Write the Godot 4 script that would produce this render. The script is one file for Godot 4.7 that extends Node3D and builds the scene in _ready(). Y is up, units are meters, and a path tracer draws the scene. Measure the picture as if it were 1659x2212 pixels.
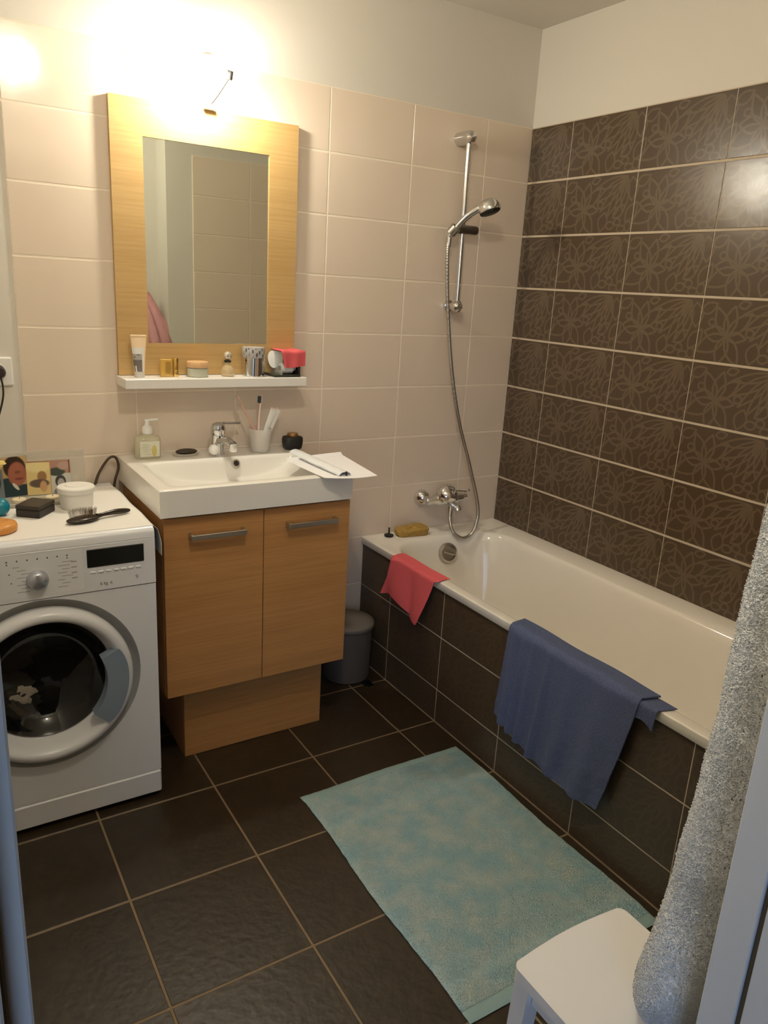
extends Node3D

# ---------------------------------------------------------------- mesh builder
class MB:
	var st := SurfaceTool.new()
	var sg := 0
	func _init():
		st.begin(Mesh.PRIMITIVE_TRIANGLES)
	func smooth():
		sg += 1
		st.set_smooth_group(sg)
	func flat():
		st.set_smooth_group(4294967295)
	# a, b, c counter-clockwise seen from outside
	func tri(a: Vector3, b: Vector3, c: Vector3, ua := Vector2.ZERO, ub := Vector2.ZERO, uc := Vector2.ZERO):
		st.set_uv(ua); st.add_vertex(a)
		st.set_uv(uc); st.add_vertex(c)
		st.set_uv(ub); st.add_vertex(b)
	func quad(a, b, c, d, ua := Vector2(0, 1), ub := Vector2(1, 1), uc := Vector2(1, 0), ud := Vector2(0, 0)):
		tri(a, b, c, ua, ub, uc)
		tri(a, c, d, ua, uc, ud)
	func box(c: Vector3, s: Vector3, b := 0.0, t := Transform3D.IDENTITY):
		flat()
		var h := s * 0.5
		b = min(b, min(h.x, min(h.y, h.z)) * 0.98)
		var i := h - Vector3(b, b, b)
		var P = func(x, y, z): return t * (c + Vector3(x, y, z))
		for k in [1.0, -1.0]:
			var f = [[P.call(k * h.x, -i.y, i.z), P.call(k * h.x, -i.y, -i.z), P.call(k * h.x, i.y, -i.z), P.call(k * h.x, i.y, i.z)],
				[P.call(-i.x, k * h.y, i.z), P.call(i.x, k * h.y, i.z), P.call(i.x, k * h.y, -i.z), P.call(-i.x, k * h.y, -i.z)],
				[P.call(-i.x, -i.y, k * h.z), P.call(i.x, -i.y, k * h.z), P.call(i.x, i.y, k * h.z), P.call(-i.x, i.y, k * h.z)]]
			for q in f:
				if k > 0: quad(q[0], q[1], q[2], q[3])
				else: quad(q[3], q[2], q[1], q[0], Vector2(0, 0), Vector2(1, 0), Vector2(1, 1), Vector2(0, 1))
		if b <= 0.0: return
		for sx in [1.0, -1.0]:
			for sy in [1.0, -1.0]:
				var q = [P.call(sx * h.x, sy * i.y, -i.z), P.call(sx * i.x, sy * h.y, -i.z), P.call(sx * i.x, sy * h.y, i.z), P.call(sx * h.x, sy * i.y, i.z)]
				if sx * sy > 0: quad(q[0], q[1], q[2], q[3])
				else: quad(q[3], q[2], q[1], q[0])
				q = [P.call(sx * h.x, -i.y, sy * i.z), P.call(sx * i.x, -i.y, sy * h.z), P.call(sx * i.x, i.y, sy * h.z), P.call(sx * h.x, i.y, sy * i.z)]
				if sx * sy < 0: quad(q[0], q[1], q[2], q[3])
				else: quad(q[3], q[2], q[1], q[0])
				q = [P.call(-i.x, sx * h.y, sy * i.z), P.call(-i.x, sx * i.y, sy * h.z), P.call(i.x, sx * i.y, sy * h.z), P.call(i.x, sx * h.y, sy * i.z)]
				if sx * sy > 0: quad(q[0], q[1], q[2], q[3])
				else: quad(q[3], q[2], q[1], q[0])
				for sz in [1.0, -1.0]:
					var a = P.call(sx * h.x, sy * i.y, sz * i.z)
					var e = P.call(sx * i.x, sy * h.y, sz * i.z)
					var g = P.call(sx * i.x, sy * i.y, sz * h.z)
					if sx * sy * sz > 0: tri(a, e, g)
					else: tri(g, e, a)
	# profile of (radius, height) from bottom outside to top; turns about y
	func lathe(p: Array, n := 32, t := Transform3D.IDENTITY, sharp := 35.0, sx := 1.0, sz := 1.0):
		smooth()
		for k in p.size() - 1:
			if k > 0:
				var d0: Vector2 = (p[k] - p[k - 1]).normalized()
				var d1: Vector2 = (p[k + 1] - p[k]).normalized()
				if abs(rad_to_deg(d0.angle_to(d1))) > sharp: smooth()
			for j in n:
				var a0 := TAU * j / n
				var a1 := TAU * (j + 1) / n
				var r0: float = p[k].x
				var r1: float = p[k + 1].x
				var A := t * Vector3(r0 * cos(a0) * sx, p[k].y, -r0 * sin(a0) * sz)
				var B := t * Vector3(r0 * cos(a1) * sx, p[k].y, -r0 * sin(a1) * sz)
				var C := t * Vector3(r1 * cos(a1) * sx, p[k + 1].y, -r1 * sin(a1) * sz)
				var D := t * Vector3(r1 * cos(a0) * sx, p[k + 1].y, -r1 * sin(a0) * sz)
				var v0 := float(k) / (p.size() - 1)
				var v1 := float(k + 1) / (p.size() - 1)
				var u0 := float(j) / n
				var u1 := float(j + 1) / n
				if r0 > 1e-6: tri(A, B, C, Vector2(u0, 1 - v0), Vector2(u1, 1 - v0), Vector2(u1, 1 - v1))
				if r1 > 1e-6: tri(A, C, D, Vector2(u0, 1 - v0), Vector2(u1, 1 - v1), Vector2(u0, 1 - v1))
	func tube(path: Array, rad, n := 12, caps := true):
		smooth()
		var rings := []
		var up := Vector3.ZERO
		for k in path.size():
			var d: Vector3 = (path[min(k + 1, path.size() - 1)] - path[max(k - 1, 0)]).normalized()
			if k == 0:
				up = d.cross(Vector3(0.3, 0.9, 0.2)).normalized()
			up = (up - d * up.dot(d)).normalized()
			var s := d.cross(up)
			var r: float = rad[k] if rad is Array else rad
			var ring := []
			for j in n + 1:
				var a := TAU * j / n
				ring.append(path[k] + (up * cos(a) + s * sin(a)) * r)
			rings.append(ring)
		for k in rings.size() - 1:
			for j in n:
				var v0 := float(k) / (rings.size() - 1)
				var v1 := float(k + 1) / (rings.size() - 1)
				quad(rings[k][j], rings[k][j + 1], rings[k + 1][j + 1], rings[k + 1][j], Vector2(float(j) / n, v0), Vector2(float(j + 1) / n, v0), Vector2(float(j + 1) / n, v1), Vector2(float(j) / n, v1))
		if caps:
			flat()
			for j in n:
				tri(path[0], rings[0][j + 1], rings[0][j])
				tri(path[-1], rings[-1][j], rings[-1][j + 1])
	# surface f(u, v) -> Vector3; a thickness makes it a closed slab
	func grid(nu: int, nv: int, f: Callable, thick := 0.0):
		var pts := []
		for j in nv + 1:
			var row := []
			for i in nu + 1:
				row.append(f.call(float(i) / nu, float(j) / nv))
			pts.append(row)
		var off := []
		if thick > 0.0:
			for j in nv + 1:
				var row := []
				for i in nu + 1:
					var du: Vector3 = pts[j][min(i + 1, nu)] - pts[j][max(i - 1, 0)]
					var dv: Vector3 = pts[min(j + 1, nv)][i] - pts[max(j - 1, 0)][i]
					row.append(pts[j][i] - du.cross(dv).normalized() * thick)
				off.append(row)
		smooth()
		for j in nv:
			for i in nu:
				var u0 := float(i) / nu
				var u1 := float(i + 1) / nu
				var v0 := 1.0 - float(j) / nv
				var v1 := 1.0 - float(j + 1) / nv
				quad(pts[j][i], pts[j][i + 1], pts[j + 1][i + 1], pts[j + 1][i], Vector2(u0, v0), Vector2(u1, v0), Vector2(u1, v1), Vector2(u0, v1))
		if thick > 0.0:
			smooth()
			for j in nv:
				for i in nu:
					quad(off[j][i + 1], off[j][i], off[j + 1][i], off[j + 1][i + 1])
			smooth()
			for i in nu:
				quad(off[0][i], off[0][i + 1], pts[0][i + 1], pts[0][i])
				quad(pts[nv][i], pts[nv][i + 1], off[nv][i + 1], off[nv][i])
			for j in nv:
				quad(off[j + 1][0], off[j][0], pts[j][0], pts[j + 1][0])
				quad(pts[j + 1][nu], pts[j][nu], off[j][nu], off[j + 1][nu])
	# polygon in the xy plane pushed from z0 to z1
	func prism(poly: PackedVector2Array, z0: float, z1: float, t := Transform3D.IDENTITY, side_smooth := false):
		if Geometry2D.is_polygon_clockwise(poly): poly.reverse()
		var ids := Geometry2D.triangulate_polygon(poly)
		flat()
		for k in range(0, ids.size(), 3):
			var a := poly[ids[k]]
			var b := poly[ids[k + 1]]
			var c := poly[ids[k + 2]]
			if (b - a).cross(c - a) < 0:
				var x := b
				b = c
				c = x
			tri(t * Vector3(a.x, a.y, z1), t * Vector3(b.x, b.y, z1), t * Vector3(c.x, c.y, z1))
			tri(t * Vector3(c.x, c.y, z0), t * Vector3(b.x, b.y, z0), t * Vector3(a.x, a.y, z0))
		if side_smooth: smooth()
		for k in poly.size():
			var a := poly[k]
			var b := poly[(k + 1) % poly.size()]
			quad(t * Vector3(a.x, a.y, z0), t * Vector3(b.x, b.y, z0), t * Vector3(b.x, b.y, z1), t * Vector3(a.x, a.y, z1))
	func ball(c: Vector3, r: Vector3, n := 20, t := Transform3D.IDENTITY):
		var p := []
		for k in 13:
			var a := -PI / 2 + PI * k / 12
			p.append(Vector2(max(cos(a), 0.0) if k > 0 and k < 12 else 0.0, sin(a)))
		lathe(p, n, t * Transform3D(Basis.from_scale(r), c))
	func mesh(m: Material) -> ArrayMesh:
		st.generate_normals()
		var o := st.commit()
		if o.get_surface_count() > 0: o.surface_set_material(0, m)
		return o

# ---------------------------------------------------------------- scene helpers
var M := {}
var names := {}
var rng := RandomNumberGenerator.new()

func numbered(parent: Node, called: String) -> String:
	var key := str(parent.get_instance_id()) + called
	var n: int = names.get(key, 0)
	names[key] = n + 1
	return called if n == 0 else "%s_%03d" % [called, n]

func put(o: Node3D, called: String, parent: Node) -> Node3D:
	o.name = numbered(parent, called)
	parent.add_child(o, true)
	return o

func obj(called: String, mb: MB, m: Material, parent: Node = self) -> MeshInstance3D:
	var o := MeshInstance3D.new()
	o.mesh = mb.mesh(m)
	o.cast_shadow = GeometryInstance3D.SHADOW_CASTING_SETTING_ON
	put(o, called, parent)
	return o

func inst(called: String, mesh: Mesh, t: Transform3D, parent: Node) -> MeshInstance3D:
	var o := MeshInstance3D.new()
	o.mesh = mesh
	o.transform = t
	put(o, called, parent)
	return o

func tag(o: Node3D, label: String, category: String, group := "") -> Node3D:
	o.set_meta("label", label)
	o.set_meta("category", category)
	if group != "": o.set_meta("group", group)
	return o

func thing(called: String, label: String, category: String, at := Vector3.ZERO, turn := 0.0, group := "") -> Node3D:
	var o := Node3D.new()
	put(o, called, self)
	o.position = at
	o.rotation.y = turn
	return tag(o, label, category, group)

func struct(o: Node3D, label := "", category := "") -> Node3D:
	o.set_meta("kind", "structure")
	if label != "": o.set_meta("label", label)
	if category != "": o.set_meta("category", category)
	return o

func at(p: Vector3, e := Vector3.ZERO) -> Transform3D:
	return Transform3D(Basis.from_euler(e), p)

# a transform whose y axis runs along d
func along(p: Vector3, d: Vector3) -> Transform3D:
	var y := d.normalized()
	var x := y.cross(Vector3(0.13, 0.31, 0.94)).normalized()
	return Transform3D(Basis(x, y, x.cross(y)), p)

func curve(pts: Array, n: int) -> Array:
	var out := []
	for k in n + 1:
		var s := float(k) / n * (pts.size() - 1)
		var i: int = min(int(s), pts.size() - 2)
		var f := s - i
		var p0: Vector3 = pts[max(i - 1, 0)]
		var p1: Vector3 = pts[i]
		var p2: Vector3 = pts[i + 1]
		var p3: Vector3 = pts[min(i + 2, pts.size() - 1)]
		out.append(p1.cubic_interpolate(p2, p0, p3, f))
	return out

func mat(c: Color, rough := 0.6, metal := 0.0) -> StandardMaterial3D:
	var m := StandardMaterial3D.new()
	m.albedo_color = c
	m.roughness = rough
	m.metallic = metal
	return m

func noise_tex(seed_: int, freq: float, size := 256, oct := 4, normal := false, bump := 4.0, ramp: Gradient = null, kind := FastNoiseLite.TYPE_SIMPLEX_SMOOTH) -> NoiseTexture2D:
	var n := FastNoiseLite.new()
	n.seed = seed_
	n.frequency = freq
	n.noise_type = kind
	n.fractal_octaves = oct
	var t := NoiseTexture2D.new()
	t.noise = n
	t.width = size
	t.height = size
	t.seamless = true
	t.as_normal_map = normal
	t.bump_strength = bump
	if ramp != null: t.color_ramp = ramp
	return t

func grad(a: Color, b: Color) -> Gradient:
	var g := Gradient.new()
	g.set_color(0, a)
	g.set_color(1, b)
	return g

func triplanar(m: StandardMaterial3D, per_metre: float) -> StandardMaterial3D:
	m.uv1_triplanar = true
	m.uv1_scale = Vector3.ONE * per_metre
	return m

func glass(c: Color, alpha: float, rough := 0.05) -> StandardMaterial3D:
	var m := mat(Color(c.r, c.g, c.b, alpha), rough)
	m.transparency = BaseMaterial3D.TRANSPARENCY_ALPHA
	return m

func img_mat(img: Image, rough := 0.6) -> StandardMaterial3D:
	var m := mat(Color.WHITE, rough)
	img.generate_mipmaps()
	m.albedo_texture = ImageTexture.create_from_image(img)
	return m

func new_img(w: int, h: int, c: Color) -> Image:
	var i := Image.create(w, h, false, Image.FORMAT_RGB8)
	i.fill(c)
	return i

func blot(i: Image, cx: float, cy: float, rx: float, ry: float, c: Color, soft := 0.15, turn := 0.0):
	var R := int(max(rx, ry) * (1.0 + soft)) + 1
	for y in range(max(0, int(cy) - R), min(i.get_height(), int(cy) + R + 1)):
		for x in range(max(0, int(cx) - R), min(i.get_width(), int(cx) + R + 1)):
			var d := Vector2(x - cx, y - cy).rotated(-turn)
			var q := Vector2(d.x / rx, d.y / ry).length()
			var a := clampf((1.0 + soft - q) / (soft + 0.001), 0.0, 1.0)
			if a > 0.0: i.set_pixel(x, y, i.get_pixel(x, y).lerp(c, a * c.a))

# ---------------------------------------------------------------- materials
func leaf_pattern(dark: Color, lite: Color) -> Image:
	var W := 676
	var H := 402
	var acc := PackedFloat32Array()
	acc.resize(W * H)
	var stroke = func(pts: Array, r: float):
		for k in pts.size() - 1:
			var n := int(pts[k].distance_to(pts[k + 1]) / 3.0) + 1
			for s in n:
				var p: Vector2 = pts[k].lerp(pts[k + 1], float(s) / n)
				var R := int(r) + 3
				for y in range(int(p.y) - R, int(p.y) + R + 1):
					if y < 0 or y >= H: continue
					for x in range(int(p.x) - R, int(p.x) + R + 1):
						var xx := posmod(x, W)
						var a := clampf((r + 2.0 - Vector2(x - p.x, y - p.y).length()) / 3.0, 0.0, 1.0)
						if a > acc[y * W + xx]: acc[y * W + xx] = a
	var leaf = func(p: Vector2, q: Vector2, wid: float, r: float):
		var d := q - p
		for s in [1.0, -1.0]:
			var pts := []
			for k in 15:
				var t := k / 14.0
				pts.append(p + Vector2(t * d.length(), s * wid * sin(PI * pow(t, 0.9))).rotated(d.angle()))
			stroke.call(pts, r)
	# an open flower left of the middle, long petals hanging from the top right, rounded leaves and pebbles between
	var f := Vector2(205, 232)
	for a in [[120, 70, 34], [235, 60, 36], [345, 95, 34], [20, 330, 46], [60, 215, 40], [170, 400, 36], [300, 395, 34], [330, 240, 26]]:
		leaf.call(f, f + (Vector2(a[0], a[1]) - f) * 1.12, a[2] * 1.2, 7.0)
	var g := Vector2(590, 20)
	for a in [[330, 85, 26], [350, 165, 30], [395, 225, 26], [455, 265, 26], [520, 255, 26], [585, 240, 30]]:
		leaf.call(g, g + (Vector2(a[0], a[1]) - g) * 1.12, a[2] * 1.15, 6.0)
	leaf.call(Vector2(640, 30), Vector2(655, 190), 44, 6.0)
	leaf.call(Vector2(500, 300), Vector2(600, 215), 34, 6.0)
	leaf.call(Vector2(420, 262), Vector2(390, 395), 42, 6.0)
	leaf.call(Vector2(620, 330), Vector2(700, 200), 40, 6.0)
	leaf.call(Vector2(0, 90), Vector2(110, 30), 34, 6.0)
	leaf.call(Vector2(260, 40), Vector2(340, 20), 24, 6.0)
	for a in [[480, 352, 34, 26], [545, 330, 28, 24], [585, 378, 34, 24], [645, 362, 28, 34], [365, 205, 26, 24], [90, 150, 24, 22]]:
		var pts := []
		for k in 25: pts.append(Vector2(a[0] + a[2] * cos(TAU * k / 24.0), a[1] + a[3] * sin(TAU * k / 24.0)))
		stroke.call(pts, 6.0)
	var n := FastNoiseLite.new()
	n.seed = 4
	n.frequency = 0.05
	var im := new_img(W, H, dark)
	for y in H:
		for x in W:
			var v := n.get_noise_2d(x, y) * 0.05
			var e := acc[y * W + x]
			var c := dark.lerp(lite, e)
			im.set_pixel(x, y, Color(c.r * (1 + v), c.g * (1 + v), c.b * (1 + v)))
	return im

func wood_image(a: Color, b: Color, seed_: int) -> Image:
	var W := 512
	var im := new_img(W, W, a)
	var n := FastNoiseLite.new()
	n.seed = seed_
	n.frequency = 0.02
	n.fractal_octaves = 4
	var m := FastNoiseLite.new()
	m.seed = seed_ + 9
	m.frequency = 0.006
	for y in W:
		for x in W:
			# grain runs along x; both axes are walked on circles so that the tile repeats
			var ax := TAU * x / W
			var ay := TAU * y / W
			var g := n.get_noise_3d(cos(ay) * 420.0 + cos(ax) * 4.0, sin(ay) * 420.0, sin(ax) * 14.0)
			var h := m.get_noise_3d(cos(ay) * 160.0, sin(ay) * 160.0 + cos(ax) * 20.0, sin(ax) * 20.0)
			var k := clampf(0.5 + g * 0.75 + h * 0.5, 0.0, 1.0)
			im.set_pixel(x, y, a.lerp(b, k))
	return im

func make_materials():
	M.plaster = triplanar(mat(Color8(216, 210, 199), 0.9), 1.2)
	M.plaster.normal_enabled = true
	M.plaster.normal_texture = noise_tex(3, 0.06, 256, 4, true, 2.0)
	M.plaster.normal_scale = 0.05
	M.corridor = mat(Color8(158, 142, 118), 0.9)
	M.beige = triplanar(mat(Color8(226, 209, 190), 0.14), 1.3)
	M.beige.normal_enabled = true
	M.beige.normal_texture = noise_tex(7, 0.012, 256, 3, true, 3.0)
	M.beige.normal_scale = 0.08
	M.grout_pale = mat(Color8(240, 226, 206), 0.9)
	M.grout_wall = mat(Color8(196, 180, 158), 0.9)
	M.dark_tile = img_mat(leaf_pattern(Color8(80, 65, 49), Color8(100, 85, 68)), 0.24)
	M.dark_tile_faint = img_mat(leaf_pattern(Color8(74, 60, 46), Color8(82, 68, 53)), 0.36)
	M.dark_tile.normal_enabled = true
	M.dark_tile.normal_texture = noise_tex(12, 0.012, 256, 2, true, 2.0)
	M.dark_tile.normal_scale = 0.1
	M.floor_tile = triplanar(mat(Color.WHITE, 0.38), 1.6)
	M.floor_tile.albedo_texture = noise_tex(21, 0.02, 512, 5, false, 1.0, grad(Color8(44, 35, 22), Color8(56, 45, 30)))
	M.floor_tile.normal_enabled = true
	M.floor_tile.normal_texture = noise_tex(22, 0.09, 256, 4, true, 3.0)
	M.floor_tile.normal_scale = 0.08
	M.grout_floor = mat(Color8(132, 112, 86), 0.85)
	M.oak = triplanar(mat(Color.WHITE, 0.45), 2.2)
	M.oak.albedo_texture = ImageTexture.create_from_image(wood_image(Color8(192, 140, 84), Color8(174, 122, 70), 5))
	M.oak_panel = triplanar(mat(Color.WHITE, 0.45), 2.2)
	M.oak_panel.albedo_texture = ImageTexture.create_from_image(wood_image(Color8(200, 166, 110), Color8(188, 152, 96), 6))
	M.mirror = mat(Color8(226, 232, 224), 0.0, 1.0)
	M.ceramic = mat(Color8(238, 234, 226), 0.1)
	M.ceramic.clearcoat_enabled = true
	M.tub = mat(Color8(236, 229, 217), 0.09)
	M.white_lacquer = mat(Color8(236, 233, 228), 0.3)
	M.appliance = mat(Color8(228, 229, 232), 0.25)
	M.appliance_grey = mat(Color8(170, 170, 166), 0.45)
	M.chrome = mat(Color8(222, 222, 222), 0.1, 1.0)
	M.chrome_soft = mat(Color8(190, 186, 178), 0.28, 1.0)
	M.steel = mat(Color8(120, 116, 110), 0.35, 1.0)
	M.black_gloss = mat(Color8(16, 16, 16), 0.15)
	M.black = mat(Color8(24, 23, 22), 0.5)
	M.rubber = mat(Color8(92, 78, 58), 0.7)
	M.white_plastic = mat(Color8(238, 236, 230), 0.35)
	M.paper = mat(Color8(240, 238, 240), 0.6)
	M.red_cloth = triplanar(mat(Color8(216, 92, 96), 0.85), 60.0)
	M.red_cloth.normal_enabled = true
	M.red_cloth.normal_texture = noise_tex(31, 0.12, 128, 2, true, 4.0)
	M.red_cloth.normal_scale = 0.4
	M.blue_towel = triplanar(mat(Color8(100, 110, 144), 0.95), 14.0)
	M.blue_towel.albedo_texture = noise_tex(35, 0.05, 256, 4, false, 1.0, grad(Color(0.72, 0.74, 0.78), Color(1, 1, 1)))
	M.blue_towel.normal_enabled = true
	M.blue_towel.normal_texture = noise_tex(33, 0.1, 256, 3, true, 8.0)
	M.blue_towel.normal_scale = 1.0
	M.mat_blue = triplanar(mat(Color.WHITE, 0.95), 1.7)
	M.mat_blue.albedo_texture = noise_tex(41, 0.011, 512, 5, false, 1.0, grad(Color8(146, 184, 190), Color8(192, 202, 190)))
	M.mat_blue.normal_enabled = true
	M.mat_blue.normal_texture = noise_tex(42, 0.25, 512, 2, true, 10.0)
	M.mat_blue.normal_scale = 0.8
	M.mat_hem = triplanar(mat(Color8(170, 200, 196), 0.95), 30.0)
	M.mat_hem.normal_enabled = true
	M.mat_hem.normal_texture = noise_tex(43, 0.2, 128, 2, true, 8.0)
	M.terry = triplanar(mat(Color8(246, 248, 250), 0.95), 8.0)
	M.terry.normal_enabled = true
	M.terry.normal_texture = noise_tex(51, 0.12, 256, 3, true, 12.0)
	M.pink_terry = triplanar(mat(Color8(226, 168, 172), 0.95), 8.0)
	M.pink_terry.normal_enabled = true
	M.pink_terry.normal_texture = noise_tex(51, 0.12, 256, 3, true, 8.0)
	M.door_white = mat(Color8(226, 228, 230), 0.4)
	M.bin_grey = mat(Color8(88, 81, 74), 0.55)
	M.gold = mat(Color8(226, 190, 110), 0.2, 1.0)
	M.clear = glass(Color8(235, 240, 236), 0.22)
	M.frost = glass(Color8(238, 234, 226), 0.38, 0.3)
	M.dark_glass = glass(Color8(14, 15, 14), 0.72, 0.03)

# ---------------------------------------------------------------- tiles
var tile_cache := {}
# a bevelled tile in its own xy plane, face at z = 0 towards +z; uv window in uvr
func tile_mesh(w: float, h: float, t: float, b: float, m: Material, uvr := Rect2(0, 0, 1, 1)) -> Mesh:
	var key := "%.4f %.4f %s %s" % [w, h, str(m.get_instance_id()), str(uvr)]
	if tile_cache.has(key): return tile_cache[key]
	var mb := MB.new()
	mb.flat()
	var uv = func(x, y): return Vector2(uvr.position.x + (x / w + 0.5) * uvr.size.x, uvr.position.y + (0.5 - y / h) * uvr.size.y)
	var X := w / 2
	var Y := h / 2
	var q = func(a, c, d, e): mb.quad(a, c, d, e, uv.call(a.x, a.y), uv.call(c.x, c.y), uv.call(d.x, d.y), uv.call(e.x, e.y))
	var i := [Vector3(-X + b, -Y + b, 0), Vector3(X - b, -Y + b, 0), Vector3(X - b, Y - b, 0), Vector3(-X + b, Y - b, 0)]
	var o := [Vector3(-X, -Y, -b * 0.7), Vector3(X, -Y, -b * 0.7), Vector3(X, Y, -b * 0.7), Vector3(-X, Y, -b * 0.7)]
	var k := [Vector3(-X, -Y, -t), Vector3(X, -Y, -t), Vector3(X, Y, -t), Vector3(-X, Y, -t)]
	q.call(i[0], i[1], i[2], i[3])
	for s in 4:
		var e := (s + 1) % 4
		q.call(o[s], o[e], i[e], i[s])
		q.call(k[s], k[e], o[e], o[s])
	var r := mb.mesh(m)
	tile_cache[key] = r
	return r

func box_obj(called: String, lo: Vector3, hi: Vector3, m: Material, parent: Node = self, bev := 0.0) -> MeshInstance3D:
	var mb := MB.new()
	mb.box((lo + hi) / 2, hi - lo, bev)
	return obj(called, mb, m, parent)

# fills a rectangle a0..a1 x b0..b1 (edge lists) with tiles; place(a, b) gives a tile's transform
func tile_field(parent: Node, A: Array, B: Array, jw: float, jh: float, t: float, bev: float, m: Material, place: Callable, full_w := 0.0, cut_left := true):
	for i in A.size() - 1:
		for j in B.size() - 1:
			var w: float = absf(A[i + 1] - A[i]) - jw
			var h: float = absf(B[j + 1] - B[j]) - jh
			var uvr := Rect2(0, 0, 1, 1)
			if full_w > 0.0 and w < full_w - 0.02:
				var f := w / full_w
				uvr = Rect2(1.0 - f, 0, f, 1) if i == 0 and cut_left else Rect2(0, 0, f, 1)
			inst("tile", tile_mesh(w, h, t, bev, m, uvr), place.call((A[i] + A[i + 1]) / 2, (B[j] + B[j + 1]) / 2), parent)

func _ready():
	rng.seed = 11
	# ------------------------------------------------------------ camera, sky, exposure
	var cam := Camera3D.new()
	cam.name = "camera"
	cam.transform = Transform3D(Basis(Vector3(0.849813, 0.055691, 0.524133), Vector3(0.101969, 0.958245, -0.267148), Vector3(-0.517126, 0.280471, 0.808651)).orthonormalized(), Vector3(-2.20436, 1.50365, 2.52731))
	cam.fov = rad_to_deg(2.0 * atan(1106.0 / 1654.48))
	cam.near = 0.05
	add_child(cam)
	cam.current = true
	var env := Environment.new()
	var sky := Sky.new()
	var sm := ProceduralSkyMaterial.new()
	sm.sky_top_color = Color(0.42, 0.58, 0.82)
	sm.sky_horizon_color = Color(0.70, 0.80, 0.88)
	sm.ground_bottom_color = Color(0.30, 0.33, 0.36)
	sm.ground_horizon_color = Color(0.55, 0.63, 0.70)
	sky.sky_material = sm
	env.background_mode = Environment.BG_SKY
	env.sky = sky
	env.background_energy_multiplier = 8.0
	env.tonemap_mode = Environment.TONE_MAPPER_LINEAR
	env.tonemap_exposure = 0.96
	env.sdfgi_enabled = true
	env.ssao_enabled = true
	env.ssil_enabled = true
	var we := WorldEnvironment.new()
	we.name = "world_environment"
	we.environment = env
	add_child(we)
	make_materials()
	build_shell()
	build_bath()
	build_vanity()
	build_washer()
	build_shelf_items()
	build_basin_items()
	build_washer_items()
	build_textiles()
	build_entry()

# what follows: the room ----------------------------------------------------
const YT := 2.1357

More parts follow.
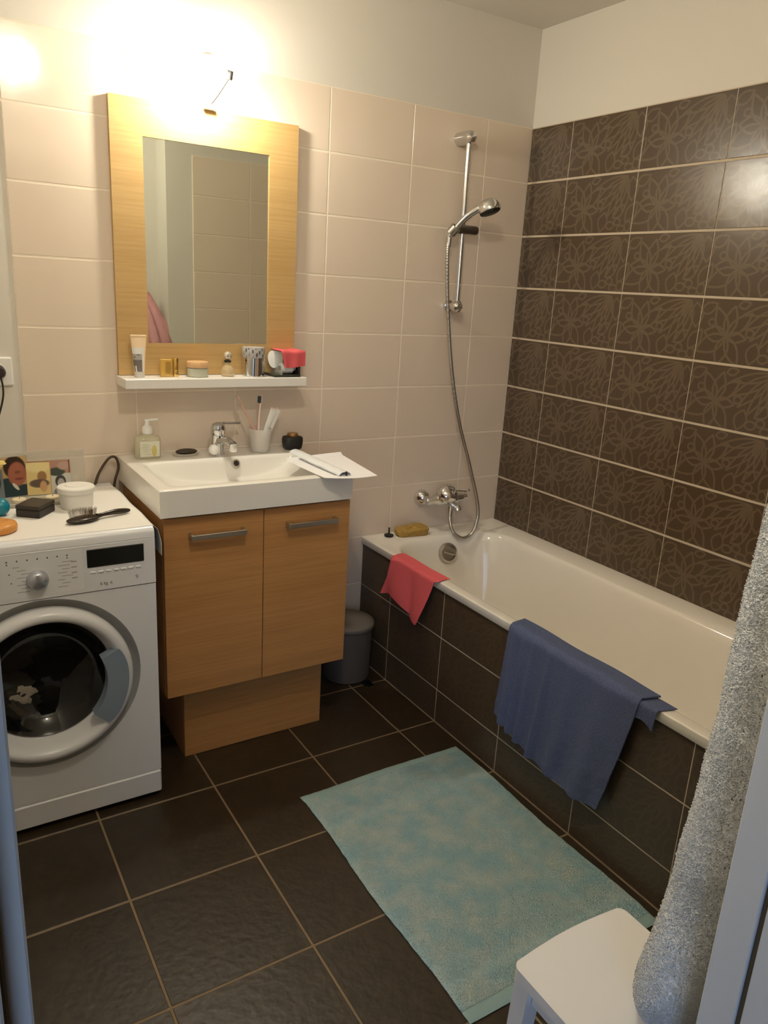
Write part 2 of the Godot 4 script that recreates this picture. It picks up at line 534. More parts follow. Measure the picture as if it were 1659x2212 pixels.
func build_shell():
	var H := 2.479
	# back wall: plaster with a field of beige tiles
	var wb := struct(box_obj("wall_back", Vector3(-2.44, 0, -0.13), Vector3(0.12, H + 0.1, -0.004), M.plaster), "back wall, beige tiles below white plaster", "wall")
	box_obj("grout", Vector3(-1.9005, 0.0, -0.0045), Vector3(0, YT, -0.0008), M.grout_pale, wb)
	var rows := [0.0]
	for k in range(10, -1, -1): rows.append(YT - 0.2 * k)
	tile_field(wb, [-1.9005, -1.5648, -1.2291, -0.8934, -0.5577, -0.222, 0.0], rows, 0.003, 0.0045, 0.005, 0.0016, M.beige, func(a, b): return at(Vector3(a, b, 0)))
	# long wall beside the bath: dark tiles with a leaf pattern
	var wr := struct(box_obj("wall_right", Vector3(0.004, 0, -0.13), Vector3(0.13, H + 0.1, 2.2), M.plaster), "right wall, patterned dark tiles below white plaster", "wall")
	var zr := [0.0, 0.2235, 0.5617, 0.8999, 1.2381, 1.5763, 1.9145]
	box_obj("grout", Vector3(0.0015, 0.45, 0.0), Vector3(0.0045, YT, 1.92), M.grout_wall, wr)
	var dr := []
	for k in range(8, -1, -1): dr.append(YT - 0.2008 * k)
	tile_field(wr, zr, dr, 0.003, 0.0078, 0.003, 0.001, M.dark_tile, func(a, b): return at(Vector3(0, b, a), Vector3(0, -PI / 2, 0)), 0.3352)
	# wall at the foot of the bath (only in the mirror)
	var we := struct(box_obj("wall_front", Vector3(-0.89, 0, 1.924), Vector3(0.004, H + 0.1, 2.2), M.plaster), "wall at the foot of the bath", "wall")
	box_obj("grout", Vector3(-0.745, 0.45, 1.9215), Vector3(0.0, YT, 1.9245), M.grout_pale, we)
	tile_field(we, [0.0, -0.074, -0.4095, -0.745], dr, 0.003, 0.0045, 0.003, 0.0016, M.beige, func(a, b): return at(Vector3(a, b, 1.919), Vector3(0, PI, 0)))
	# wall with the doorway
	var mb := MB.new()
	mb.box(Vector3(-1.1225, 1.29, 2.15), Vector3(0.465, 2.58, 0.1))
	mb.box(Vector3(-2.3275, 1.29, 2.15), Vector3(0.225, 2.58, 0.1))
	mb.box(Vector3(-1.785, 2.3275, 2.15), Vector3(0.86, 0.505, 0.1))
	struct(obj("wall_door", mb, M.plaster), "wall with the doorway", "wall")
	struct(box_obj("wall_left", Vector3(-2.44, 0, -0.004), Vector3(-2.32, H + 0.1, 2.08), M.plaster), "plain left wall", "wall")
	struct(box_obj("ceiling", Vector3(-2.44, H, -0.13), Vector3(0.13, H + 0.1, 2.2), M.plaster), "white ceiling", "ceiling")
	# floor
	var fl := struct(box_obj("floor", Vector3(-2.44, -0.12, -0.13), Vector3(0.13, -0.0008, 2.2), M.grout_floor), "dark brown tiled floor", "floor")
	var zf := [0.0]
	for k in 6: zf.append(0.2265 + 0.3396 * k)
	zf.append(2.2)
	tile_field(fl, [-2.32, -2.1919, -1.8523, -1.5127, -1.1731, -0.8335, -0.6813], zf, 0.005, 0.005, 0.006, 0.0015, M.floor_tile, func(a, b): return at(Vector3(a, 0, b), Vector3(-PI / 2, 0, 0)))
	# corridor outside the door, lit by a window behind the viewer
	struct(box_obj("floor_corridor", Vector3(-4.4, -0.12, 2.2), Vector3(0.6, -0.001, 4.3), mat(Color8(150, 120, 88), 0.5)))
	struct(box_obj("ceiling_corridor", Vector3(-4.4, H, 2.2), Vector3(0.6, H + 0.1, 4.3), M.corridor))
	struct(box_obj("wall_corridor_left", Vector3(-4.5, 0, 2.2), Vector3(-4.4, H + 0.1, 4.3), M.corridor))
	struct(box_obj("wall_corridor_right", Vector3(0.6, 0, 2.2), Vector3(0.7, H + 0.1, 4.3), M.corridor))
	mb = MB.new()
	mb.box(Vector3(-4.275, 1.29, 4.25), Vector3(0.25, 2.58, 0.1))
	mb.box(Vector3(-0.95, 1.29, 4.25), Vector3(3.1, 2.58, 0.1))
	mb.box(Vector3(-3.325, 2.44, 4.25), Vector3(1.65, 0.28, 0.1))
	mb.box(Vector3(-3.325, 0.2, 4.25), Vector3(1.65, 0.4, 0.1))
	struct(obj("wall_corridor_back", mb, M.corridor))
	mb = MB.new()
	mb.box(Vector3(-3.42, 1.29, 2.17), Vector3(1.96, 2.58, 0.06))
	mb.box(Vector3(0.365, 1.29, 2.17), Vector3(0.47, 2.58, 0.06))
	struct(obj("wall_corridor_front", mb, M.corridor))
	var wf := MB.new()
	for x in [-4.12, -3.325, -2.53]: wf.box(Vector3(x, 1.35, 4.25), Vector3(0.06, 1.9, 0.06), 0.006)
	for y in [0.43, 2.27]: wf.box(Vector3(-3.325, y, 4.25), Vector3(1.53, 0.06, 0.06), 0.006)
	var win := struct(obj("window_1", wf, M.door_white), "corridor window behind the viewer", "window")
	for x in [-3.7225, -2.9275]:
		var p := MB.new()
		p.box(Vector3(x, 1.35, 4.25), Vector3(0.735, 1.78, 0.006))
		obj("pane", p, glass(Color(0.95, 0.97, 1.0), 0.06, 0.0), win)
	# ceiling lamp above the washing machine side, dim
	var cl := thing("ceiling_lamp", "small round white ceiling lamp, seen only as a glint in the top left tile", "ceiling lamp", Vector3(-1.66, H, 1.60))
	mb = MB.new()
	mb.lathe([Vector2(0, 0), Vector2(0.075, 0), Vector2(0.075, -0.015), Vector2(0, -0.015)], 32)
	obj("base", mb, M.white_plastic, cl)
	var glow := mat(Color8(250, 240, 225), 0.4)
	glow.emission_enabled = true
	glow.emission = Color(1.0, 0.92, 0.78)
	glow.emission_energy_multiplier = 2.6
	mb = MB.new()
	mb.lathe([Vector2(0, -0.06), Vector2(0.02, -0.056), Vector2(0.038, -0.04), Vector2(0.045, -0.015)], 32, Transform3D.IDENTITY, 90)
	obj("shade", mb, glow, cl)
	var li := OmniLight3D.new()
	li.name = "ceiling_lamp_light"
	li.light_color = Color(1.0, 0.968, 0.89)
	li.light_energy = 0.54
	li.light_size = 0.05
	li.omni_range = 6.0
	li.omni_attenuation = 2.0
	li.shadow_enabled = true
	add_child(li)
	li.position = Vector3(-1.66, H - 0.11, 1.60)

func build_bath():
	# tiled front of the bath
	var wf := struct(box_obj("wall_bath", Vector3(-0.6803, 0, 0.0), Vector3(-0.64, 0.503, 1.924), M.grout_wall), "dark tiled front of the bath", "wall")
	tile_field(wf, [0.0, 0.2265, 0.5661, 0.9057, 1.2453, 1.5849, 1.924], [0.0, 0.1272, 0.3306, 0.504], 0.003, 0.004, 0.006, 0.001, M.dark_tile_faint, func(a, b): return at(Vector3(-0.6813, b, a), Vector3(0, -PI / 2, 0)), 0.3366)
	# bathtub: a rim and a basin in one skin
	var tub := thing("bathtub", "long white built-in bathtub behind the dark tiled front", "bathtub")
	var x0 := -0.69
	var x1 := -0.0005
	var z0 := 0.0005
	var z1 := 1.9185
	var ring = func(ax0, ax1, az0, az1, r, y, n):
		# rounded rectangle seen from above, n points per corner
		var out := []
		for c in [[ax1 - r, az1 - r, 0.0], [ax0 + r, az1 - r, PI / 2], [ax0 + r, az0 + r, PI], [ax1 - r, az0 + r, PI * 1.5]]:
			for k in n + 1:
				var a: float = c[2] + PI / 2 * k / n
				out.append(Vector3(c[0] + r * cos(a), y, c[1] + r * sin(a)))
		return out
	var n := 12
	var R := []
	R.append(ring.call(x0 + 0.004, x1 - 0.001, z0, z1, 0.002, 0.505, n))
	R.append(ring.call(x0, x1, z0, z1, 0.003, 0.509, n))
	R.append(ring.call(x0, x1, z0, z1, 0.004, 0.5325, n))
	R.append(ring.call(x0 + 0.0008, x1, z0, z1, 0.004, 0.5345, n))
	R.append(ring.call(x0 + 0.003, x1 - 0.002, z0 + 0.002, z1 - 0.002, 0.006, 0.5357, n))
	R.append(ring.call(x0 + 0.034, -0.105, 0.115, 1.80, 0.15, 0.536, n))
	R.append(ring.call(x0 + 0.041, -0.111, 0.121, 1.793, 0.15, 0.533, n))
	R.append(ring.call(x0 + 0.047, -0.118, 0.128, 1.786, 0.15, 0.524, n))
	R.append(ring.call(x0 + 0.053, -0.124, 0.137, 1.776, 0.15, 0.50, n))
	R.append(ring.call(x0 + 0.066, -0.138, 0.165, 1.70, 0.15, 0.40, n))
	R.append(ring.call(x0 + 0.085, -0.155, 0.20, 1.58, 0.15, 0.27, n))
	R.append(ring.call(x0 + 0.11, -0.175, 0.245, 1.45, 0.14, 0.18, n))
	R.append(ring.call(x0 + 0.16, -0.225, 0.30, 1.38, 0.12, 0.142, n))
	R.append(ring.call(x0 + 0.24, -0.31, 0.40, 1.28, 0.08, 0.132, n))
	var mb := MB.new()
	mb.smooth()
	for k in R.size() - 1:
		if k in [2, 4]: mb.smooth()
		var m: int = R[k].size()
		for j in m:
			var e := (j + 1) % m
			mb.quad(R[k][e], R[k][j], R[k + 1][j], R[k + 1][e])
	mb.flat()
	var last: Array = R[-1]
	var mid := Vector3.ZERO
	for p in last: mid += p / last.size()
	for j in last.size(): mb.tri(mid, last[(j + 1) % last.size()], last[j])
	obj("body", mb, M.tub, tub)
	# overflow rosette with its grip
	var t := along(Vector3(-0.361, 0.466, 0.145), Vector3(-0.12, 0.34, 1.0)) * Transform3D(Basis.from_scale(Vector3.ONE * 1.2), Vector3.ZERO)
	mb = MB.new()
	mb.lathe([Vector2(0, 0), Vector2(0.036, 0), Vector2(0.0365, 0.008), Vector2(0.034, 0.014), Vector2(0.027, 0.016), Vector2(0.024, 0.009), Vector2(0, 0.007)], 40, t)
	var k2 := obj("overflow", mb, M.chrome_soft, tub)
	mb = MB.new()
	mb.box(Vector3(0, 0.014, 0), Vector3(0.048, 0.014, 0.007), 0.003, t * at(Vector3.ZERO, Vector3(0, 1.25, 0)))
	obj("grip", mb, M.chrome_soft, k2)
	mb = MB.new()
	mb.lathe([Vector2(0, 0), Vector2(0.034, 0), Vector2(0.034, 0.003), Vector2(0.02, 0.005), Vector2(0, 0.003)], 32, at(Vector3(-0.40, 0.131, 0.48)))
	obj("drain", mb, M.chrome, tub)

	# shower rail
	var rail := thing("shower_rail", "chrome shower rail on the beige wall above the bath mixer", "shower rail", Vector3(-0.349, 1.45, 0))
	mb = MB.new()
	mb.tube([Vector3(0, -0.012, 0.062), Vector3(-0.004, 0.615, 0.062)], 0.0095, 20)
	obj("bar", mb, M.chrome, rail)
	for y in [0.598, 0.0]:
		mb = MB.new()
		var r := 0.024 if y > 0.1 else 0.021
		mb.lathe([Vector2(0, 0.0), Vector2(r, 0.0), Vector2(r, 0.055), Vector2(r * 0.96, 0.07), Vector2(r * 0.75, 0.082), Vector2(r * 0.4, 0.087), Vector2(0, 0.088)] if y > 0.1 else [Vector2(0, 0), Vector2(r, 0), Vector2(r, 0.012), Vector2(0.013, 0.018), Vector2(0.013, 0.042), Vector2(0.02, 0.048), Vector2(0.023, 0.06), Vector2(0.021, 0.073), Vector2(0.012, 0.082), Vector2(0, 0.084)], 28, along(Vector3(-0.003 if y > 0.1 else 0.0, y, 0.001), Vector3(0, 0, 1)))
		obj("bracket", mb, M.chrome, rail)
	mb = MB.new()
	mb.lathe([Vector2(0, -0.03), Vector2(0.015, -0.03), Vector2(0.0165, -0.026), Vector2(0.0165, 0.058), Vector2(0.015, 0.062), Vector2(0, 0.062)], 28, along(Vector3(0, 0.281, 0.065), Vector3(1, 0, 0)))
	var sl := obj("slider", mb, M.steel, rail)
	mb = MB.new()
	mb.lathe([Vector2(0.0135, -0.016), Vector2(0.019, -0.016), Vector2(0.02, 0.014), Vector2(0.0145, 0.016), Vector2(0.0135, -0.016)], 24, along(Vector3(-0.052, 0.275, 0.075), Vector3(0.35, 0.75, 0.55)))
	obj("holder", mb, M.chrome_soft, sl)

	# hand shower resting in the holder
	var hs := thing("hand_shower", "chrome hand shower with a dark spray face, hanging in the rail's holder", "hand shower", Vector3(-0.407, 1.70, 0.065))
	var hp := curve([Vector3(-0.004, 0.0, 0.0), Vector3(0.008, 0.03, 0.02), Vector3(0.028, 0.068, 0.05), Vector3(0.048, 0.092, 0.076), Vector3(0.068, 0.108, 0.097)], 20)
	var hr := []
	for k in hp.size(): hr.append(lerp(0.0105, 0.0135, float(k) / (hp.size() - 1)))
	mb = MB.new()
	mb.tube(hp, hr, 18)
	obj("handle", mb, M.chrome, hs)
	var ht := along(Vector3(0.083, 0.102, 0.113), Vector3(-0.18, 0.93, -0.33))
	mb = MB.new()
	mb.lathe([Vector2(0.0385, -0.012), Vector2(0.0405, -0.006), Vector2(0.0395, 0.006), Vector2(0.034, 0.02), Vector2(0.022, 0.03), Vector2(0.01, 0.0335), Vector2(0, 0.034)], 36, ht, 60)
	obj("head", mb, M.chrome, hs)
	mb = MB.new()
	mb.lathe([Vector2(0, -0.02), Vector2(0.03, -0.019), Vector2(0.037, -0.016), Vector2(0.039, -0.01), Vector2(0.0385, -0.004)], 36, ht, 60)
	obj("spray_face", mb, M.black, hs)

	# hose
	var pts := curve([Vector3(-0.411, 1.70, 0.065), Vector3(-0.416, 1.64, 0.068), Vector3(-0.403, 1.487, 0.07), Vector3(-0.368, 1.242, 0.078), Vector3(-0.323, 1.024, 0.095), Vector3(-0.262, 0.832, 0.115), Vector3(-0.213, 0.655, 0.135), Vector3(-0.222, 0.575, 0.147), Vector3(-0.25, 0.534, 0.152), Vector3(-0.292, 0.524, 0.152), Vector3(-0.33, 0.548, 0.14), Vector3(-0.338, 0.59, 0.12), Vector3(-0.325, 0.63, 0.1)], 420)
	var rr := []
	for k in pts.size(): rr.append(0.0072 + 0.0007 * sin(k * PI / 1.5))
	mb = MB.new()
	mb.tube(pts, rr, 12)
	var hose := thing("shower_hose", "ribbed metal shower hose looping from the hand shower down to the bath mixer", "hose")
	obj("hose", mb, M.chrome_soft, hose)
	mb = MB.new()
	mb.tube([Vector3(-0.333, 0.612, 0.108), Vector3(-0.322, 0.652, 0.094)], [0.0085, 0.0105], 16)
	obj("nut", mb, M.chrome_soft, hose)
	mb = MB.new()
	mb.tube([Vector3(-0.413, 1.665, 0.067), Vector3(-0.411, 1.70, 0.065)], [0.0085, 0.0105], 16)
	obj("nut", mb, M.chrome_soft, hose)

	# bath mixer
	var mx := thing("bath_mixer", "chrome wall-mounted bath mixer above the bath's end", "bath mixer", Vector3(-0.337, 0.675, 0))
	for x in [-0.075, 0.075]:
		mb = MB.new()
		mb.lathe([Vector2(0, 0), Vector2(0.033, 0), Vector2(0.034, 0.006), Vector2(0.031, 0.02), Vector2(0.022, 0.033), Vector2(0.014, 0.038), Vector2(0.014, 0.055), Vector2(0, 0.055)], 32, along(Vector3(x, 0, 0.001), Vector3(0, 0, 1)))
		obj("escutcheon", mb, M.chrome, mx)
	mb = MB.new()
	mb.lathe([Vector2(0, -0.094), Vector2(0.012, -0.093), Vector2(0.0155, -0.088), Vector2(0.0165, -0.06), Vector2(0.026, -0.04), Vector2(0.03, 0.0), Vector2(0.026, 0.05), Vector2(0.0165, 0.085), Vector2(0.0155, 0.092), Vector2(0, 0.094)], 28, along(Vector3(0, 0.0, 0.067), Vector3(1, 0, 0)))
	obj("body", mb, M.chrome, mx)
	mb = MB.new()
	mb.lathe([Vector2(0.037, -0.012), Vector2(0.041, 0.006), Vector2(0.042, 0.03), Vector2(0.038, 0.046), Vector2(0.027, 0.056), Vector2(0, 0.06)], 32, along(Vector3(-0.002, 0.012, 0.07), Vector3(-0.15, 0.6, 0.8)))
	mb.box(Vector3(0.0, 0.0, 0.0), Vector3(0.02, 0.011, 0.10), 0.004, at(Vector3(0.028, 0.05, 0.118), Vector3(-0.12, 0.5, 0)))
	obj("lever", mb, M.chrome, mx)
	mb = MB.new()
	mb.tube(curve([Vector3(0.008, -0.004, 0.07), Vector3(0.016, -0.014, 0.086), Vector3(0.026, -0.024, 0.1), Vector3(0.034, -0.031, 0.11)], 12), [0.017, 0.017, 0.017, 0.0165, 0.0165, 0.016, 0.016, 0.0155, 0.015, 0.015, 0.0148, 0.0146, 0.0145], 20)
	mb.lathe([Vector2(0, -0.012), Vector2(0.0145, -0.012), Vector2(0.016, 0.0), Vector2(0.0145, 0.01), Vector2(0, 0.014)], 24, along(Vector3(0.036, -0.033, 0.113), Vector3(0.1, 0.8, -0.6)))
	obj("spout", mb, M.chrome, mx)
	mb = MB.new()
	mb.lathe([Vector2(0, 0.0), Vector2(0.011, 0), Vector2(0.0125, 0.006), Vector2(0.0125, 0.018), Vector2(0, 0.021)], 20, along(Vector3(0.094, 0.002, 0.067), Vector3(1, 0, 0)))
	obj("diverter_knob", mb, M.chrome, mx)

	# things on the bath's corner deck
	var plug := thing("bath_plug", "small black bath plug with an upright pin on the bath's corner", "plug", Vector3(-0.587, 0.5362, 0.045))
	mb = MB.new()
	mb.lathe([Vector2(0, 0), Vector2(0.016, 0), Vector2(0.0195, 0.004), Vector2(0.019, 0.008), Vector2(0.008, 0.011), Vector2(0, 0.011)], 24)
	obj("stopper", mb, M.black, plug)
	mb = MB.new()
	mb.lathe([Vector2(0.0045, 0.01), Vector2(0.0035, 0.014), Vector2(0.0032, 0.034), Vector2(0.004, 0.037), Vector2(0, 0.038)], 14)
	obj("pin", mb, M.black, plug)
	# sponge
	var sp := MB.new()
	var ns := FastNoiseLite.new()
	ns.seed = 8
	ns.frequency = 18.0
	var fs = func(u, v):
		var a: float = TAU * u
		var p := Vector3.ZERO
		var ex := 0.5
		var cx: float = signf(cos(a)) * pow(absf(cos(a)), ex) * 0.072
		var cz: float = signf(sin(a)) * pow(absf(sin(a)), ex) * 0.032
		var b: float = -PI / 2 + PI * v
		var s: float = pow(maxf(cos(b), 0.0), 0.35)
		p = Vector3(cx * s, 0.017 + 0.017 * signf(sin(b)) * pow(absf(sin(b)), 0.45), -cz * s)
		var d := ns.get_noise_3dv(p * 2.0) * 0.0035 + ns.get_noise_3dv(p * 9.0) * 0.0012
		p += Vector3(cx, 0, -cz).normalized() * d
		if v > 0.5: p.y += d + 0.004 * sin(cx * 40.0)
		return p
	sp.grid(64, 28, fs)
	var so := obj("sponge", sp, null)
	var sm := triplanar(mat(Color8(188, 150, 74), 0.95), 12.0)
	sm.normal_enabled = true
	sm.normal_texture = noise_tex(61, 0.15, 128, 2, true, 10.0, null, FastNoiseLite.TYPE_CELLULAR)
	so.mesh.surface_set_material(0, sm)
	so.transform = at(Vector3(-0.487, 0.537, 0.058), Vector3(0.12, -0.12, 0))
	tag(so, "flat yellow sponge on the bath's edge beside the black plug", "sponge")

	# waste bin between the vanity and the bath
	var bin := thing("pedal_bin", "small grey round pedal bin in the corner between vanity and bath", "bin", Vector3(-0.802, 0, 0.118))
	mb = MB.new()
	mb.lathe([Vector2(0, 0.002), Vector2(0.088, 0.002), Vector2(0.092, 0.006), Vector2(0.098, 0.215), Vector2(0.098, 0.222), Vector2(0, 0.222)], 48)
	obj("body", mb, M.bin_grey, bin)
	mb = MB.new()
	mb.lathe([Vector2(0.1, 0.218), Vector2(0.1035, 0.221), Vector2(0.1035, 0.234), Vector2(0.1, 0.24), Vector2(0.07, 0.247), Vector2(0.03, 0.25), Vector2(0, 0.2505)], 48, Transform3D.IDENTITY, 60)
	obj("lid", mb, mat(Color8(112, 104, 95), 0.5), bin)
	mb = MB.new()
	mb.box(Vector3(0.028, 0.012, 0.112), Vector3(0.036, 0.01, 0.04), 0.004, at(Vector3.ZERO, Vector3(0.1, 0.1, 0)))
	obj("pedal", mb, M.black_gloss, bin)

func rect_frame(mb: MB, lo: Vector3, hi: Vector3, ilo: Vector2, ihi: Vector2):
	mb.box(Vector3((lo.x + ilo.x) / 2, (lo.y + hi.y) / 2, (lo.z + hi.z) / 2), Vector3(ilo.x - lo.x, hi.y - lo.y, hi.z - lo.z))
	mb.box(Vector3((hi.x + ihi.x) / 2, (lo.y + hi.y) / 2, (lo.z + hi.z) / 2), Vector3(hi.x - ihi.x, hi.y - lo.y, hi.z - lo.z))
	mb.box(Vector3((ilo.x + ihi.x) / 2, (lo.y + ilo.y) / 2, (lo.z + hi.z) / 2), Vector3(ihi.x - ilo.x, ilo.y - lo.y, hi.z - lo.z))
	mb.box(Vector3((ilo.x + ihi.x) / 2, (hi.y + ihi.y) / 2, (lo.z + hi.z) / 2), Vector3(ihi.x - ilo.x, hi.y - ihi.y, hi.z - lo.z))

func build_vanity():
	# cabinet
	var c := thing("vanity_cabinet", "light oak two-door vanity cabinet under the washbasin", "cabinet")
	var mb := MB.new()
	var x0 := -1.618
	var x1 := -1.012
	mb.box(Vector3(x0 + 0.009, 0.557, 0.219), Vector3(0.018, 0.575, 0.434), 0.001)
	mb.box(Vector3(x1 - 0.009, 0.557, 0.219), Vector3(0.018, 0.575, 0.434), 0.001)
	mb.box(Vector3((x0 + x1) / 2, 0.279, 0.219), Vector3(x1 - x0 - 0.037, 0.018, 0.434), 0.001)
	mb.box(Vector3((x0 + x1) / 2, 0.557, 0.012), Vector3(x1 - x0 - 0.037, 0.53, 0.012), 0.001)
	mb.box(Vector3((x0 + x1) / 2, 0.839, 0.424), Vector3(x1 - x0 - 0.037, 0.012, 0.018), 0.001)
	obj("body", mb, M.oak, c)
	var xm := -1.3115
	for d in [[x0, xm - 0.0012, -1.546, -1.377], [xm + 0.0012, x1, -1.239, -1.066]]:
		mb = MB.new()
		mb.box(Vector3((d[0] + d[1]) / 2, 0.556, 0.4475), Vector3(d[1] - d[0], 0.569, 0.018), 0.001)
		var door := obj("door", mb, M.oak, c)
		mb = MB.new()
		mb.box(Vector3((d[2] + d[3]) / 2, 0.784, 0.4825), Vector3(d[3] - d[2], 0.017, 0.009), 0.002)
		for e in [d[2] + 0.005, d[3] - 0.005]: mb.box(Vector3(e, 0.784, 0.4675), Vector3(0.01, 0.017, 0.024), 0.001)
		obj("handle", mb, M.chrome_soft, door)
	mb = MB.new()
	mb.box(Vector3(-1.30, 0.135, 0.371), Vector3(0.49, 0.268, 0.018), 0.001)
	mb.box(Vector3(-1.536, 0.135, 0.19), Vector3(0.018, 0.268, 0.343), 0.001)
	mb.box(Vector3(-1.064, 0.135, 0.19), Vector3(0.018, 0.268, 0.343), 0.001)
	obj("plinth", mb, M.oak, c)
	# washbasin: thick slab with a scooped bowl
	var b := thing("washbasin", "white rectangular washbasin with thick straight edges on the oak cabinet", "washbasin")
	mb = MB.new()
	var bx0 := -1.632
	var bx1 := -1.018
	var bz1 := 0.478
	var yt := 0.931
	var yb := 0.8505
	var depth = func(x, z):
		var u: float = (x + 1.325) / 0.262
		var v0: float = clampf((z - 0.133) / 0.03, 0.0, 1.0)
		var v1: float = clampf((0.446 - z) / 0.05, 0.0, 1.0)
		var sv: float = sin(v0 * PI / 2) * (v1 * v1 * (3.0 - 2.0 * v1))
		var fu: float = clampf(1.0 - pow(absf(u), 2.6), 0.0, 1.0)
		var e: float = clampf((1.0 - absf(u)) / 0.1, 0.0, 1.0)
		return 0.072 * sv * (0.82 * fu + 0.18 * e)
	var gx := [bx0, bx0 + 0.003]
	for k in 61: gx.append(-1.60 + 0.55 * k / 60.0)
	gx.append_array([bx1 - 0.003, bx1])
	var gz := [0.002, 0.005]
	for k in 61: gz.append(0.12 + 0.34 * k / 60.0)
	gz.append_array([bz1 - 0.003, bz1])
	mb.smooth()
	var top = func(i, j):
		var x: float = gx[i]
		var z: float = gz[j]
		var y: float = yt - depth.call(x, z)
		if i == 0 or i == gx.size() - 1 or j == gz.size() - 1: y = yt - 0.003
		return Vector3(x, y, z)
	for j in gz.size() - 1:
		for i in gx.size() - 1:
			mb.quad(top.call(i, j + 1), top.call(i + 1, j + 1), top.call(i + 1, j), top.call(i, j))
	mb.flat()
	var y1 := yt - 0.003
	mb.quad(Vector3(bx0, yb, bz1), Vector3(bx1, yb, bz1), Vector3(bx1, y1, bz1), Vector3(bx0, y1, bz1))
	mb.quad(Vector3(bx0, yb, 0.002), Vector3(bx0, yb, bz1), Vector3(bx0, y1, bz1), Vector3(bx0, y1, 0.002))
	mb.quad(Vector3(bx1, yb, bz1), Vector3(bx1, yb, 0.002), Vector3(bx1, y1, 0.002), Vector3(bx1, y1, bz1))
	mb.quad(Vector3(bx1, yb, 0.002), Vector3(bx0, yb, 0.002), Vector3(bx0, y1, 0.002), Vector3(bx1, y1, 0.002))
	mb.quad(Vector3(bx0, yb, 0.002), Vector3(bx1, yb, 0.002), Vector3(bx1, yb, bz1), Vector3(bx0, yb, bz1))
	obj("bowl", mb, M.ceramic, b)
	mb = MB.new()
	var ot := along(Vector3(-1.281, 0.911, 0.1445), Vector3(0, 0.4, 1))
	mb.lathe([Vector2(0.0085, 0.002), Vector2(0.0095, 0.005), Vector2(0.014, 0.005), Vector2(0.0155, -0.006)], 28, ot)
	var ov := obj("overflow_ring", mb, M.chrome, b)
	mb = MB.new()
	mb.lathe([Vector2(0.0092, 0.0028), Vector2(0, 0.0028)], 24, ot)
	obj("overflow_hole", mb, M.black, ov)
	mb = MB.new()
	mb.lathe([Vector2(0.022, 0.0), Vector2(0.02, 0.003), Vector2(0, 0.004)], 28, at(Vector3(-1.325, 0.860, 0.29)))
	obj("drain", mb, M.chrome, b)
	# basin tap
	var f := thing("basin_tap", "chrome single-lever basin tap with a white cap in front", "tap", Vector3(-1.32, yt, 0.072))
	mb = MB.new()
	mb.lathe([Vector2(0, 0), Vector2(0.027, 0), Vector2(0.027, 0.004), Vector2(0.0235, 0.008), Vector2(0.022, 0.05), Vector2(0.0225, 0.07), Vector2(0, 0.07)], 32)
	obj("body", mb, M.chrome, f)
	mb = MB.new()
	mb.lathe([Vector2(0.0225, 0.07), Vector2(0.0245, 0.074), Vector2(0.025, 0.092), Vector2(0.021, 0.104), Vector2(0.012, 0.11), Vector2(0, 0.111)], 32, at(Vector3.ZERO, Vector3(0.12, 0, 0)))
	mb.box(Vector3(0.045, 0, 0), Vector3(0.085, 0.008, 0.018), 0.003, at(Vector3(0.004, 0.105, 0.0), Vector3(0, 0.25, -0.06)))
	obj("lever", mb, M.chrome, f)
	mb = MB.new()
	mb.tube(curve([Vector3(0, 0.045, 0.005), Vector3(0.008, 0.055, 0.04), Vector3(0.014, 0.057, 0.075), Vector3(0.018, 0.05, 0.1)], 12), 0.0135, 20)
	mb.lathe([Vector2(0, -0.016), Vector2(0.012, -0.016), Vector2(0.0135, -0.012), Vector2(0.0135, 0.01), Vector2(0, 0.012)], 24, at(Vector3(0.018, 0.044, 0.101)))
	obj("spout", mb, M.chrome, f)
	mb = MB.new()
	mb.ball(Vector3(-0.024, 0.024, 0.036), Vector3(0.0185, 0.0185, 0.0165), 24)
	obj("cap", mb, M.white_plastic, f).set_meta("label", "round white cap")
	# mirror
	var mr := thing("wall_mirror", "rectangular mirror in a wide pale oak frame above the shelf", "mirror")
	mb = MB.new()
	rect_frame(mb, Vector3(-1.6205, 1.193, 0.001), Vector3(-1.017, 1.996, 0.019), Vector2(-1.5255, 1.2935), Vector2(-1.1185, 1.8945))
	obj("frame", mb, M.oak_panel, mr)
	mb = MB.new()
	mb.box(Vector3(-1.322, 1.594, 0.0115), Vector3(0.406, 0.60, 0.005))
	obj("mirror_glass", mb, M.mirror, mr)
	# shelf
	var sh := box_obj("wall_shelf", Vector3(-1.6255, 1.1625, 0.001), Vector3(-1.0135, 1.1915, 0.121), M.white_lacquer, self, 0.0015)
	tag(sh, "white shelf board below the mirror, above the washbasin", "shelf")
	# lamp on the frame's top edge
	var L := Vector3(-1.362, 2.078, 0.13)
	var lamp := thing("mirror_lamp", "small chrome lamp with a glowing glass shade above the mirror", "lamp", L)
	mb = MB.new()
	mb.box(Vector3(0.040, -0.077, -0.105), Vector3(0.036, 0.012, 0.03), 0.003)
	obj("base", mb, M.white_plastic, lamp)
	mb = MB.new()
	mb.tube(curve([Vector3(0.040, -0.073, -0.10), Vector3(0.062, -0.038, -0.078), Vector3(0.08, -0.002, -0.05)], 14), 0.0028, 10)
	obj("arm", mb, M.steel, lamp)
	mb = MB.new()
	mb.lathe([Vector2(0, -0.012), Vector2(0.009, -0.012), Vector2(0.01, -0.008), Vector2(0.01, 0.012), Vector2(0, 0.014)], 20, along(Vector3(0.082, 0.008, -0.044), Vector3(0.1, 1.0, 0.1)))
	obj("joint", mb, M.black, lamp)
	mb = MB.new()
	mb.tube([Vector3(0.080, 0.012, -0.042), Vector3(0.044, 0.022, -0.012)], 0.004, 10)
	mb.lathe([Vector2(0.03, 0.026), Vector2(0.031, 0.034), Vector2(0.012, 0.044), Vector2(0, 0.046)], 28)
